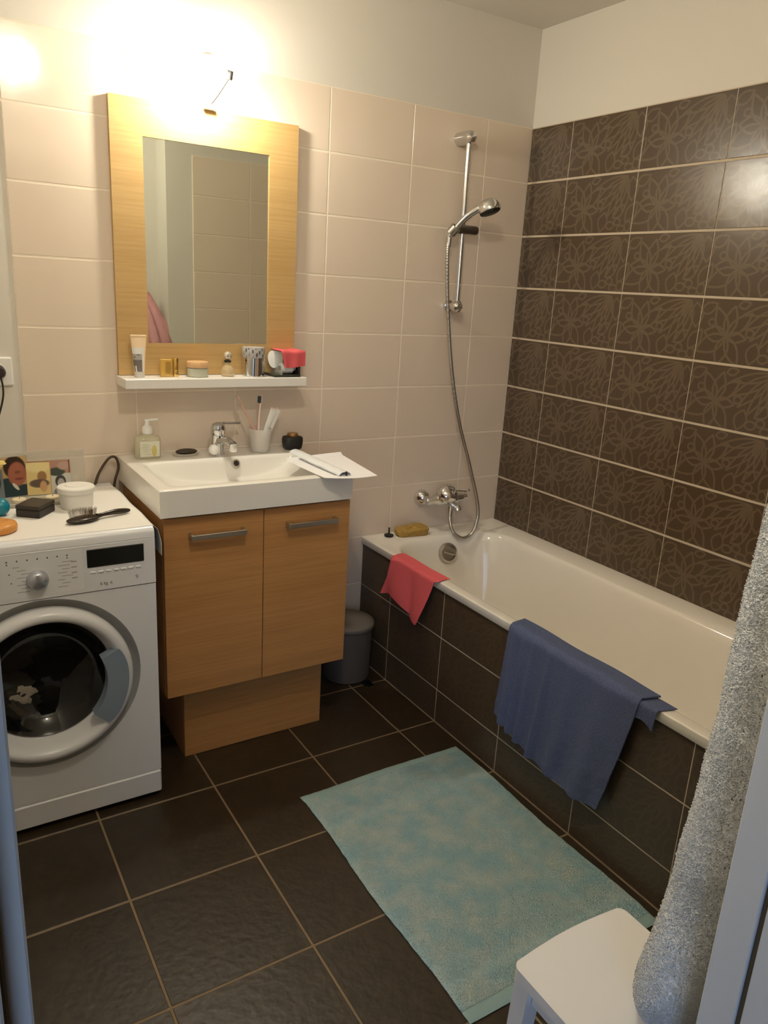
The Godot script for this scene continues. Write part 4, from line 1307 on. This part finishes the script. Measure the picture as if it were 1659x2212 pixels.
func build_washer_items():
	# cloth cover
	var Y := 0.8475
	var mb := MB.new()
	mb.grid(60, 24, func(u, v):
		var s: float = u * 0.68
		var x: float = -2.27 + s
		var z: float = lerpf(0.515, 0.06, v)
		var y := 0.8479
		var lim := -1.672
		if x > lim:
			var e: float = x - lim
			var front: float = clampf(1.0 - v * 2.6, 0.0, 1.0)
			var drop: float = e * (0.55 + 0.5 * front)
			y -= drop * clampf(e / 0.02, 0.0, 1.0)
			x = lim + 0.021 * (1.0 - exp(-e / 0.012)) + 0.006 * front
			z += 0.018 * front * clampf(e / 0.05, 0.0, 1.0)
			y -= 0.006 * sin(z * 30.0) * clampf(e / 0.05, 0.0, 1.0)
		return Vector3(x, y, z), 0.0008)
	tag(obj("cover_cloth", mb, mat(Color8(236, 232, 226), 0.8)), "thin white cloth covering the washing machine's top, corner drooping beside the vanity", "cloth")
	Y = 0.8482
	# photo strip in a clear stand
	var ph := thing("photo_stand", "clear acrylic stand with family photographs at the back of the washing machine", "photo stand", Vector3(-1.9, Y, 0.15))
	mb = MB.new()
	mb.box(Vector3(-0.01, 0.006, 0.028), Vector3(0.30, 0.012, 0.10), 0.003)
	obj("base", mb, glass(Color8(206, 200, 184), 0.6, 0.1), ph)
	mb = MB.new()
	mb.box(Vector3(0, 0, 0), Vector3(0.30, 0.13, 0.003), 0.001, at(Vector3(-0.01, 0.075, -0.012), Vector3(-0.12, 0, 0)))
	obj("back_plate", mb, glass(Color8(214, 208, 194), 0.35, 0.05), ph)
	var im1 := new_img(96, 128, Color8(196, 168, 120))
	im1.fill_rect(Rect2i(0, 92, 96, 36), Color8(48, 64, 66))
	blot(im1, 20, 112, 46, 44, Color8(44, 62, 66), 0.1)
	blot(im1, 50, 34, 34, 34, Color8(58, 44, 34), 0.15)
	blot(im1, 56, 56, 28, 36, Color8(168, 104, 82), 0.2, 0.15)
	blot(im1, 58, 50, 8, 4, Color8(134, 80, 64), 0.5)
	blot(im1, 60, 72, 12, 3, Color8(128, 70, 60), 0.5)
	blot(im1, 46, 96, 14, 5, Color8(220, 214, 200), 0.2, 0.9)
	var im2 := new_img(96, 128, Color8(222, 200, 140))
	blot(im2, 46, 20, 40, 16, Color8(236, 218, 160), 0.6)
	blot(im2, 60, 58, 16, 18, Color8(160, 120, 84), 0.3)
	blot(im2, 48, 84, 34, 14, Color8(104, 88, 78), 0.3)
	blot(im2, 64, 96, 12, 18, Color8(206, 160, 120), 0.4)
	im2.fill_rect(Rect2i(0, 0, 96, 3), Color8(150, 80, 66))
	im2.fill_rect(Rect2i(93, 0, 3, 128), Color8(210, 150, 110))
	var im3 := new_img(96, 128, Color8(206, 204, 196))
	im3.fill_rect(Rect2i(0, 0, 96, 52), Color8(178, 140, 124))
	blot(im3, 30, 44, 34, 14, Color8(70, 80, 72), 0.3)
	blot(im3, 66, 22, 24, 14, Color8(192, 160, 146), 0.4)
	im3.fill_rect(Rect2i(88, 0, 4, 52), Color8(120, 52, 44))
	blot(im3, 46, 82, 22, 22, Color8(70, 70, 72), 0.2)
	blot(im3, 48, 90, 15, 18, Color8(178, 176, 172), 0.2)
	blot(im3, 46, 122, 28, 14, Color8(112, 114, 118), 0.3)
	var im4 := new_img(96, 128, Color8(120, 128, 134))
	blot(im4, 46, 56, 34, 40, Color8(52, 56, 60), 0.2)
	blot(im4, 48, 64, 22, 30, Color8(140, 148, 154), 0.2)
	blot(im4, 40, 60, 5, 3, Color8(70, 74, 78), 0.4)
	blot(im4, 57, 60, 5, 3, Color8(70, 74, 78), 0.4)
	for q in [[im1, -0.055, 0.076, 0.115, 0.0, 0.09], [im2, 0.008, 0.066, 0.098, 0.004, -0.02], [im3, 0.068, 0.058, 0.098, 0.002, 0.0], [im4, -0.113, 0.052, 0.082, 0.012, 0.05]]:
		mb = MB.new()
		mb.box(Vector3.ZERO, Vector3(q[2], q[3], 0.001))
		var pm := img_mat(q[0], 0.3)
		var o := obj("photo_print", mb, pm, ph)
		o.transform = at(Vector3(q[1], 0.014 + q[3] * 0.5, -0.006 + q[4]), Vector3(-0.12, 0, q[5] * 0.6))
	for k in 2:
		var tl := thing("tealight", ["white tealight on the photo stand's base, beneath the man's portrait", "white tealight on the photo stand's base, left of the white tub"][k], "tealight", Vector3(-1.955 + 0.088 * k, Y + 0.0122, 0.205), 0.0, "tealights on the photo stand")
		mb = MB.new()
		mb.lathe([Vector2(0, 0), Vector2(0.018, 0), Vector2(0.019, 0.008), Vector2(0.0175, 0.009), Vector2(0, 0.0085)], 24)
		obj("cup", mb, mat(Color8(232, 218, 186), 0.5), tl)
		mb = MB.new()
		mb.tube([Vector3(0, 0.008, 0), Vector3(0.002, 0.013, 0)], 0.0008, 6)
		obj("wick", mb, M.black, tl)
	# dried flowers
	var df := thing("dried_flowers", "small bunch of pale yellow dried flowers left of the photographs", "flowers", Vector3(-2.028, Y, 0.155))
	var leafm := mat(Color8(228, 202, 128), 0.8)
	for k in 14:
		mb = MB.new()
		var dir := Vector3(rng.randf_range(-0.3, 0.38), 1.0, rng.randf_range(-0.1, 0.5)).normalized()
		var tip := dir * rng.randf_range(0.10, 0.145)
		mb.tube([Vector3.ZERO, tip * 0.5, tip], 0.0008, 5)
		for s in 7:
			var a := TAU * s / 7.0
			mb.ball(tip + Vector3(cos(a), 0.3, sin(a)) * 0.007, Vector3(0.006, 0.003, 0.006), 6)
		obj("flower", mb, leafm, df)
	# teal ball, orange soap
	mb = MB.new()
	mb.ball(Vector3(-2.012, Y + 0.0245, 0.285), Vector3(0.0245, 0.0245, 0.0245), 28)
	tag(obj("teal_ball", mb, mat(Color8(18, 128, 150), 0.3)), "shiny teal blue ball at the left edge of the washing machine's top", "ball")
	mb = MB.new()
	mb.lathe([Vector2(0, 0), Vector2(0.044, 0.0), Vector2(0.049, 0.004), Vector2(0.05, 0.014), Vector2(0.047, 0.021), Vector2(0.04, 0.024), Vector2(0, 0.0245)], 36, at(Vector3(-2.037, Y, 0.425)), 60)
	tag(obj("orange_soap", mb, mat(Color8(214, 146, 70), 0.35)), "flat round orange soap in front of the teal ball", "soap")
	# black box
	var bb := thing("black_box", "small dark brown box standing cornerwise beside the white tub", "box", Vector3(-1.926, Y, 0.30), 0.0)
	var bt := Transform3D(Basis(Vector3(0.051, 0, -0.066).normalized(), Vector3.UP, Vector3(0.066, 0, 0.051).normalized()), Vector3.ZERO)
	mb = MB.new()
	mb.box(Vector3(0, 0.0105, 0), Vector3(0.083, 0.021, 0.068), 0.002, bt)
	obj("body", mb, mat(Color8(34, 28, 22), 0.4), bb)
	mb = MB.new()
	mb.box(Vector3(0, 0.0275, 0), Vector3(0.084, 0.012, 0.069), 0.002, bt)
	obj("lid", mb, mat(Color8(48, 40, 32), 0.4), bb)
	# white tub
	var wt := thing("white_tub", "round white plastic tub with a lid behind the hairbrush", "tub", Vector3(-1.812, Y, 0.268))
	mb = MB.new()
	mb.lathe([Vector2(0, 0), Vector2(0.041, 0), Vector2(0.044, 0.004), Vector2(0.047, 0.05), Vector2(0, 0.05)], 48)
	obj("body", mb, M.white_plastic, wt)
	mb = MB.new()
	mb.lathe([Vector2(0.047, 0.046), Vector2(0.051, 0.047), Vector2(0.051, 0.06), Vector2(0.049, 0.0625), Vector2(0.03, 0.064), Vector2(0.028, 0.067), Vector2(0, 0.0675)], 48)
	obj("lid", mb, M.white_plastic, wt)
	# hairbrush lying on its back
	var hb := thing("hairbrush", "dark brown hairbrush lying bristles up on the washing machine", "hairbrush", Vector3(-1.868, Y, 0.435), 0.29)
	mb = MB.new()
	mb.ball(Vector3(0.045, 0.0085, 0), Vector3(0.047, 0.0085, 0.024), 28)
	obj("head", mb, mat(Color8(46, 34, 24), 0.25), hb)
	mb = MB.new()
	mb.tube(curve([Vector3(0.084, 0.009, 0), Vector3(0.105, 0.011, 0), Vector3(0.135, 0.012, 0), Vector3(0.165, 0.010, 0), Vector3(0.185, 0.0085, 0)], 16), [0.008, 0.007, 0.006, 0.0055, 0.0055, 0.006, 0.0065, 0.007, 0.0075, 0.008, 0.008, 0.0078, 0.0075, 0.007, 0.006, 0.005, 0.003], 16)
	obj("handle", mb, mat(Color8(40, 30, 22), 0.2), hb)
	mb = MB.new()
	for i in 12:
		for q in 6:
			var px: float = 0.01 + i * 0.0063
			var pz: float = -0.0165 + q * 0.0066
			if pow((px - 0.045) / 0.04, 2) + pow(pz / 0.019, 2) > 1.0: continue
			mb.tube([Vector3(px, 0.014, pz), Vector3(px + (px - 0.045) * 0.12, 0.036, pz * 1.15)], 0.0007, 5)
	obj("bristles", mb, mat(Color8(96, 74, 46), 0.5), hb).set_meta("kind", "stuff")
	# cable looping behind the machine
	mb = MB.new()
	mb.tube(curve([Vector3(-1.735, 0.75, 0.03), Vector3(-1.722, 0.80, 0.03), Vector3(-1.713, 0.845, 0.03), Vector3(-1.697, 0.887, 0.03), Vector3(-1.667, 0.929, 0.03), Vector3(-1.645, 0.931, 0.028), Vector3(-1.637, 0.897, 0.028), Vector3(-1.652, 0.845, 0.03), Vector3(-1.66, 0.75, 0.03)], 60), 0.0042, 10)
	tag(obj("power_cable", mb, mat(Color8(74, 58, 42), 0.5)), "brown power cable looping up behind the washing machine beside the basin", "cable")
	# socket with plug
	var so := thing("wall_socket", "white wall socket on the white strip left of the beige tiles", "socket", Vector3(-1.964, 1.205, -0.004))
	mb = MB.new()
	mb.box(Vector3(0, 0, 0.006), Vector3(0.082, 0.084, 0.012), 0.004)
	obj("plate", mb, M.white_plastic, so)
	mb = MB.new()
	mb.lathe([Vector2(0.021, 0.014), Vector2(0.023, 0.014), Vector2(0.024, 0.011)], 28, along(Vector3.ZERO, Vector3(0, 0, 1)))
	obj("ring", mb, M.white_plastic, so)
	var pl := thing("power_plug", "dark plug with a thin cable in the wall socket", "plug", Vector3(-1.962, 1.205, 0.0085))
	mb = MB.new()
	mb.lathe([Vector2(0, 0), Vector2(0.019, 0), Vector2(0.0185, 0.02), Vector2(0.014, 0.032), Vector2(0, 0.034)], 28, along(Vector3.ZERO, Vector3(0, 0, 1)))
	obj("body", mb, mat(Color8(46, 30, 34), 0.45), pl)
	mb = MB.new()
	mb.tube(curve([Vector3(0.002, -0.012, 0.024), Vector3(0.006, -0.04, 0.028), Vector3(0.002, -0.08, 0.03), Vector3(-0.02, -0.15, 0.03), Vector3(-0.06, -0.26, 0.03)], 20), 0.0028, 8)
	obj("cable", mb, M.black, pl)

func build_textiles():
	var nz := FastNoiseLite.new()
	nz.seed = 77
	nz.frequency = 6.0
	# bath mat
	var bm := thing("bath_mat", "pale blue bath mat on the dark floor beside the bath", "bath mat")
	var mat_pt = func(u, v):
		var a := Vector3(-1.304, 0, 0.737).lerp(Vector3(-0.711, 0, 0.735), u)
		var b := Vector3(-1.314, 0, 1.588).lerp(Vector3(-0.716, 0, 1.597), u)
		var p := a.lerp(b, v)
		p.x += 0.004 * sin(v * 9.0) + 0.002 * nz.get_noise_2d(u * 0.3, v * 3.0)
		p.z += 0.003 * sin(u * 7.0 + 1.0)
		p.y = 0.0085 + 0.0012 * nz.get_noise_2d(u * 2.0, v * 2.0)
		var e: float = minf(minf(u, 1.0 - u) * 0.6, minf(v, 1.0 - v) * 0.86)
		p.y -= 0.0045 * clampf(1.0 - e / 0.008, 0.0, 1.0)
		return p
	var mb := MB.new()
	mb.grid(60, 80, func(u, v): return mat_pt.call(u, 1.0 - (0.035 + 0.93 * v)), 0.0075)
	obj("pile", mb, M.mat_blue, bm)
	for q in [[0.0, 0.035], [0.965, 1.0]]:
		mb = MB.new()
		mb.grid(60, 6, func(u, v): return mat_pt.call(u, lerpf(q[1], q[0], v)) - Vector3(0, 0.001, 0), 0.006)
		obj("hem", mb, M.mat_hem, bm)
	# red cloth over the bath's edge: inner part on the rim, outer part hanging
	mb = MB.new()
	mb.grid(36, 44, func(u, v):
		# v: 0 inside the bath edge, 1 the lower hem outside
		var zz: float = lerpf(0.25, 0.545, u)
		var drop: float = lerpf(0.155, 0.165, u) - 0.02 * sin(u * 5.0)
		var w: float = v * (0.058 + drop)
		if w < 0.05:
			return Vector3(-0.645 - w, 0.5378 + 0.001 * sin(u * 8.0), zz - 0.004 * sin(v * 20.0))
		if w < 0.058:
			var a: float = (w - 0.05) / 0.008 * PI / 2
			return Vector3(-0.695 - 0.004 * sin(a), 0.5378 - 0.004 * (1.0 - cos(a)), zz)
		var h: float = w - 0.058
		var f: float = h / drop
		var zs: float = lerpf(lerpf(0.258, 0.53, u), lerpf(0.222, 0.472, u), pow(f, 1.2))
		var fold: float = 0.02 * f * absf(sin(u * 5.2 - f * 1.1 + 0.5)) + 0.012 * exp(-pow((u - 0.06) / 0.06, 2.0)) + 0.006 * f
		return Vector3(-0.7 - absf(fold) - 0.003, 0.5338 - h, zs), 0.0016)
	tag(obj("red_cloth", mb, M.red_cloth), "coral red cloth hanging over the bath's edge near the mixer", "cloth")
	# blue towel over the bath's edge
	var bt := thing("blue_towel", "blue towel hanging over the bath's edge and its dark tiled front", "towel")
	mb = MB.new()
	mb.grid(80, 70, func(u, v):
		var z_top: float = lerpf(0.936, 1.432, u)
		var drop: float = lerpf(0.302, 0.362, pow(u, 1.1)) + 0.028 * sin(PI * u) * 1.2
		var w: float = v * (0.062 + drop)
		var soft: float = 0.007
		if w < 0.05:
			return Vector3(-0.645 - w, 0.5385 + soft + 0.002 * sin(u * 11.0), z_top + 0.02 * (1.0 - w / 0.05) * (u - 0.3))
		if w < 0.062:
			var a: float = (w - 0.05) / 0.012 * PI / 2
			return Vector3(-0.695 - 0.008 * sin(a), 0.5385 + soft - 0.008 * (1.0 - cos(a)), z_top)
		var h: float = w - 0.062
		var f: float = h / drop
		var zz: float = lerpf(z_top, lerpf(0.914, 1.358, u), pow(f, 1.15))
		var fold := 0.0
		for k in [[0.07, 0.03, 0.012], [0.15, 0.016, 0.014], [0.235, 0.018, 0.013], [0.37, 0.02, 0.014], [0.56, 0.05, 0.01], [0.8, 0.07, 0.014]]:
			fold += k[2] * exp(-pow((u - k[0] - 0.02 * f) / k[1], 2.0))
		var n := nz.get_noise_2d(u * 1.2, f * 1.2) * 0.004
		return Vector3(-0.707 - fold * (0.35 + 1.0 * f) - n * f - 0.006 * f, 0.5345 - h, zz), 0.0045)
	obj("towel", mb, M.blue_towel, bt)
	# the folded-under corner that shows at the right end
	mb = MB.new()
	mb.grid(14, 22, func(u, v):
		var zz: float = lerpf(1.405, 1.484, u)
		var w: float = v * (0.118 - 0.02 * sin(u * 3.0))
		if w < 0.052: return Vector3(-0.648 - w, 0.5378, zz + 0.016 * (1.0 - w / 0.052) * u)
		if w < 0.058:
			var a: float = (w - 0.052) / 0.006 * PI / 2
			return Vector3(-0.7 - 0.003 * sin(a), 0.5378 - 0.003 * (1.0 - cos(a)), zz)
		return Vector3(-0.704 - 0.006 * sin(u * 5.0) * (w - 0.058) * 16.0 * 0.3, 0.5348 - (w - 0.058), zz - (w - 0.058) * 0.12), 0.0025)
	obj("under_corner", mb, M.blue_towel, bt)
	mb = MB.new()
	mb.grid(3, 6, func(u, v): return Vector3(-0.6925 - 0.008 * v, 0.245 - 0.062 * v, 0.962 + 0.026 * u + 0.012 * v), 0.0008)
	obj("care_label", mb, mat(Color8(150, 140, 124), 0.8), bt)

func terry(called: String, label: String, cat: String, path: Array, half: Array, m: Material, tuft_m: Material, count: int, seed_: int, folds: Array):
	# a hanging bundle: path of centres from the top, half = (x, z) half widths at each
	var o := thing(called, label, cat)
	var n := FastNoiseLite.new()
	n.seed = seed_
	n.frequency = 7.0
	var P := curve(path, 60)
	var Hc := []
	for h in half: Hc.append(Vector3(h.x, h.y, 0))
	var HH := curve(Hc, 60)
	var surf = func(u: float, v: float):
		var s: float = v * 60.0
		var i: int = mini(int(s), 59)
		var c: Vector3 = P[i].lerp(P[i + 1], s - i)
		var h: Vector3 = HH[i].lerp(HH[i + 1], s - i)
		var a: float = TAU * u
		var r := 1.0
		for f in folds: r -= f[1] * clampf(v * 3.0, 0.15, 1.0) * exp(-pow(wrapf(a - f[0] - f[3] * v, -PI, PI) / f[2], 2.0))
		var d := Vector3(cos(a) * h.x, 0, sin(a) * h.y)
		var q: Vector3 = c + d * r
		return q + d.normalized() * n.get_noise_3dv(q) * 0.006
	var mb := MB.new()
	mb.grid(96, 90, func(u, v): return surf.call(1.0 - u, 1.0 - v))
	mb.smooth()
	for k in 96:
		mb.tri(P[60], surf.call(k / 96.0, 1.0), surf.call((k + 1) / 96.0, 1.0))
	obj("cloth", mb, m, o)
	# loops of the pile
	var tm := MB.new()
	tm.tube([Vector3(0, -0.001, 0), Vector3(0.0007, 0.0014, 0.0002), Vector3(0.0018, 0.0021, 0.0003), Vector3(0.0026, 0.0014, 0)], [0.0008, 0.0008, 0.0007, 0.0005], 4, false)
	var mm := MultiMesh.new()
	mm.transform_format = MultiMesh.TRANSFORM_3D
	mm.mesh = tm.mesh(tuft_m)
	mm.instance_count = count
	var rg := RandomNumberGenerator.new()
	rg.seed = seed_
	for k in count:
		var u := rg.randf()
		var v := rg.randf()
		var p: Vector3 = surf.call(u, v)
		var du: Vector3 = surf.call(u + 0.004, v) - p
		var dv: Vector3 = surf.call(u, minf(v + 0.004, 1.0)) - surf.call(u, maxf(v - 0.004, 0.0))
		var nn := dv.cross(du).normalized()
		if nn.dot(p - P[int(v * 59)]) < 0.0: nn = -nn
		nn = (nn + Vector3(rg.randf_range(-0.5, 0.5), rg.randf_range(-0.7, 0.2), rg.randf_range(-0.5, 0.5))).normalized()
		var t := along(p, nn)
		t.basis = t.basis * Basis(Vector3.UP, rg.randf() * TAU) * Basis.from_scale(Vector3.ONE * rg.randf_range(0.6, 1.05))
		mm.set_instance_transform(k, t)
	var mi := MultiMeshInstance3D.new()
	mi.multimesh = mm
	put(mi, "pile", o)
	mi.set_meta("kind", "stuff")
	return o

func build_entry():
	# stool
	var s := thing("stool", "small white stool with a slightly bowed seat edge, front right beside the hanging robe", "stool", Vector3(-1.32, 0, 1.925))
	var poly := PackedVector2Array()
	var hw := 0.129
	for k in 13: # front edge bows towards the room
		var f := k / 12.0
		poly.append(Vector2(lerpf(-hw + 0.016, hw - 0.016, f), 0.108 + 0.007 * sin(PI * f)))
	for k in 6:
		var a := PI / 2 - PI / 2 * (k + 1) / 6.0
		poly.append(Vector2(hw - 0.016 + 0.016 * cos(a), 0.092 + 0.016 * sin(a)))
	poly.append(Vector2(hw, -0.12))
	poly.append(Vector2(hw - 0.012, -0.132))
	poly.append(Vector2(-hw + 0.012, -0.132))
	poly.append(Vector2(-hw, -0.12))
	for k in 6:
		var a := PI - PI / 2 * k / 6.0
		poly.append(Vector2(-hw + 0.016 + 0.016 * cos(a), 0.092 + 0.016 * sin(a)))
	var mb := MB.new()
	var tt := Transform3D(Basis(Vector3(1, 0, 0), Vector3(0, 0, -1), Vector3(0, 1, 0)), Vector3.ZERO)
	mb.prism(poly, 0.429, 0.450, tt)
	obj("seat", mb, M.white_lacquer, s)
	for x in [-1.0, 1.0]:
		for z in [-1.0, 1.0]:
			mb = MB.new()
			mb.flat()
			var a := Vector3(x * 0.105, 0.429, z * 0.088)
			var b := Vector3(x * 0.122, 0.0, z * 0.104)
			var q = func(c, w): return [c + Vector3(-w, 0, w), c + Vector3(w, 0, w), c + Vector3(w, 0, -w), c + Vector3(-w, 0, -w)]
			var A: Array = q.call(b, 0.0115)
			var B: Array = q.call(a, 0.0165)
			for k in 4: mb.quad(A[k], A[(k + 1) % 4], B[(k + 1) % 4], B[k])
			mb.quad(A[3], A[2], A[1], A[0])
			obj("leg", mb, M.white_lacquer, s)
	for z in [-0.088, 0.088]:
		mb = MB.new()
		mb.box(Vector3(0, 0.409, z), Vector3(0.18, 0.04, 0.014), 0.002)
		obj("apron", mb, M.white_lacquer, s)
	for x in [-0.105, 0.105]:
		mb = MB.new()
		mb.box(Vector3(x, 0.409, 0), Vector3(0.014, 0.04, 0.145), 0.002)
		obj("apron", mb, M.white_lacquer, s)
	# robes on hooks
	terry("white_robe", "thick white terry robe hanging beside the right door frame", "robe",
		[Vector3(-1.19, 1.47, 2.03), Vector3(-1.19, 1.38, 2.02), Vector3(-1.196, 1.24, 2.012), Vector3(-1.205, 0.97, 2.01), Vector3(-1.216, 0.76, 2.008), Vector3(-1.228, 0.62, 2.006), Vector3(-1.25, 0.52, 2.006), Vector3(-1.252, 0.478, 2.008), Vector3(-1.25, 0.462, 2.01)],
		[Vector2(0.045, 0.035), Vector2(0.066, 0.05), Vector2(0.076, 0.056), Vector2(0.081, 0.058), Vector2(0.088, 0.06), Vector2(0.098, 0.062), Vector2(0.114, 0.062), Vector2(0.108, 0.058), Vector2(0.085, 0.05)],
		M.terry, M.terry, 90000, 5, [[1.2, 0.12, 0.3, 0.2], [2.2, 0.1, 0.25, -0.2], [4.4, 0.15, 0.3, 0.1], [5.5, 0.12, 0.3, 0.0]])
	terry("pink_towel", "pink towel hanging on the door wall, seen in the mirror's lower left corner", "towel",
		[Vector3(-1.02, 1.405, 2.035), Vector3(-1.02, 1.38, 2.02), Vector3(-1.0, 1.28, 1.98), Vector3(-0.985, 1.15, 1.95), Vector3(-0.98, 1.0, 1.94), Vector3(-0.98, 0.8, 1.94)],
		[Vector2(0.05, 0.02), Vector2(0.065, 0.035), Vector2(0.095, 0.05), Vector2(0.125, 0.055), Vector2(0.14, 0.055), Vector2(0.14, 0.05)],
		M.pink_terry, M.pink_terry, 6000, 9, [[4.5, 0.3, 0.16, 0.15], [5.1, 0.35, 0.14, 0.1], [4.0, 0.25, 0.15, 0.1]])
	# hooks
	for x in [-1.19, -1.02]:
		var hk := thing("coat_hook", "chrome hook on the door wall, holding the %s" % ("white robe" if x < -1.1 else "pink towel"), "hook", Vector3(x, 1.48 if x < -1.1 else 1.415, 2.08))
		mb = MB.new()
		mb.tube(curve([Vector3(0, 0.02, 0), Vector3(0, 0.012, -0.03), Vector3(0, 0.0, -0.05), Vector3(0, 0.022, -0.06)], 12), 0.005, 10)
		obj("arm", mb, M.chrome, hk)
		mb = MB.new()
		mb.lathe([Vector2(0, 0), Vector2(0.017, 0), Vector2(0.016, 0.005), Vector2(0, 0.006)], 20, along(Vector3(0, 0.018, 0), Vector3(0, 0, -1)))
		obj("plate", mb, M.chrome, hk)
	# door lining with its rebate
	var d := struct(Node3D.new(), "white door lining around the doorway", "door")
	put(d, "door_1", self)
	for q in [["lining", Vector3(-1.383, 0, 2.096), Vector3(-1.355, 2.06, 2.1425), M.door_white], ["lining", Vector3(-1.3805, 0, 2.149), Vector3(-1.35, 2.06, 2.205), M.door_white], ["seal", Vector3(-1.379, 0, 2.1425), Vector3(-1.36, 2.06, 2.149), M.rubber],
		["lining", Vector3(-2.215, 0, 2.09), Vector3(-2.177, 2.06, 2.1405), M.door_white], ["lining", Vector3(-2.24, 0, 2.149), Vector3(-2.193, 2.06, 2.166), M.door_white], ["seal", Vector3(-2.21, 0, 2.1405), Vector3(-2.1895, 2.06, 2.148), M.rubber],
		["head_lining", Vector3(-2.215, 2.045, 2.08), Vector3(-1.355, 2.075, 2.24), M.door_white]]:
		box_obj(q[0], q[1], q[2], q[3], d, 0.0015)
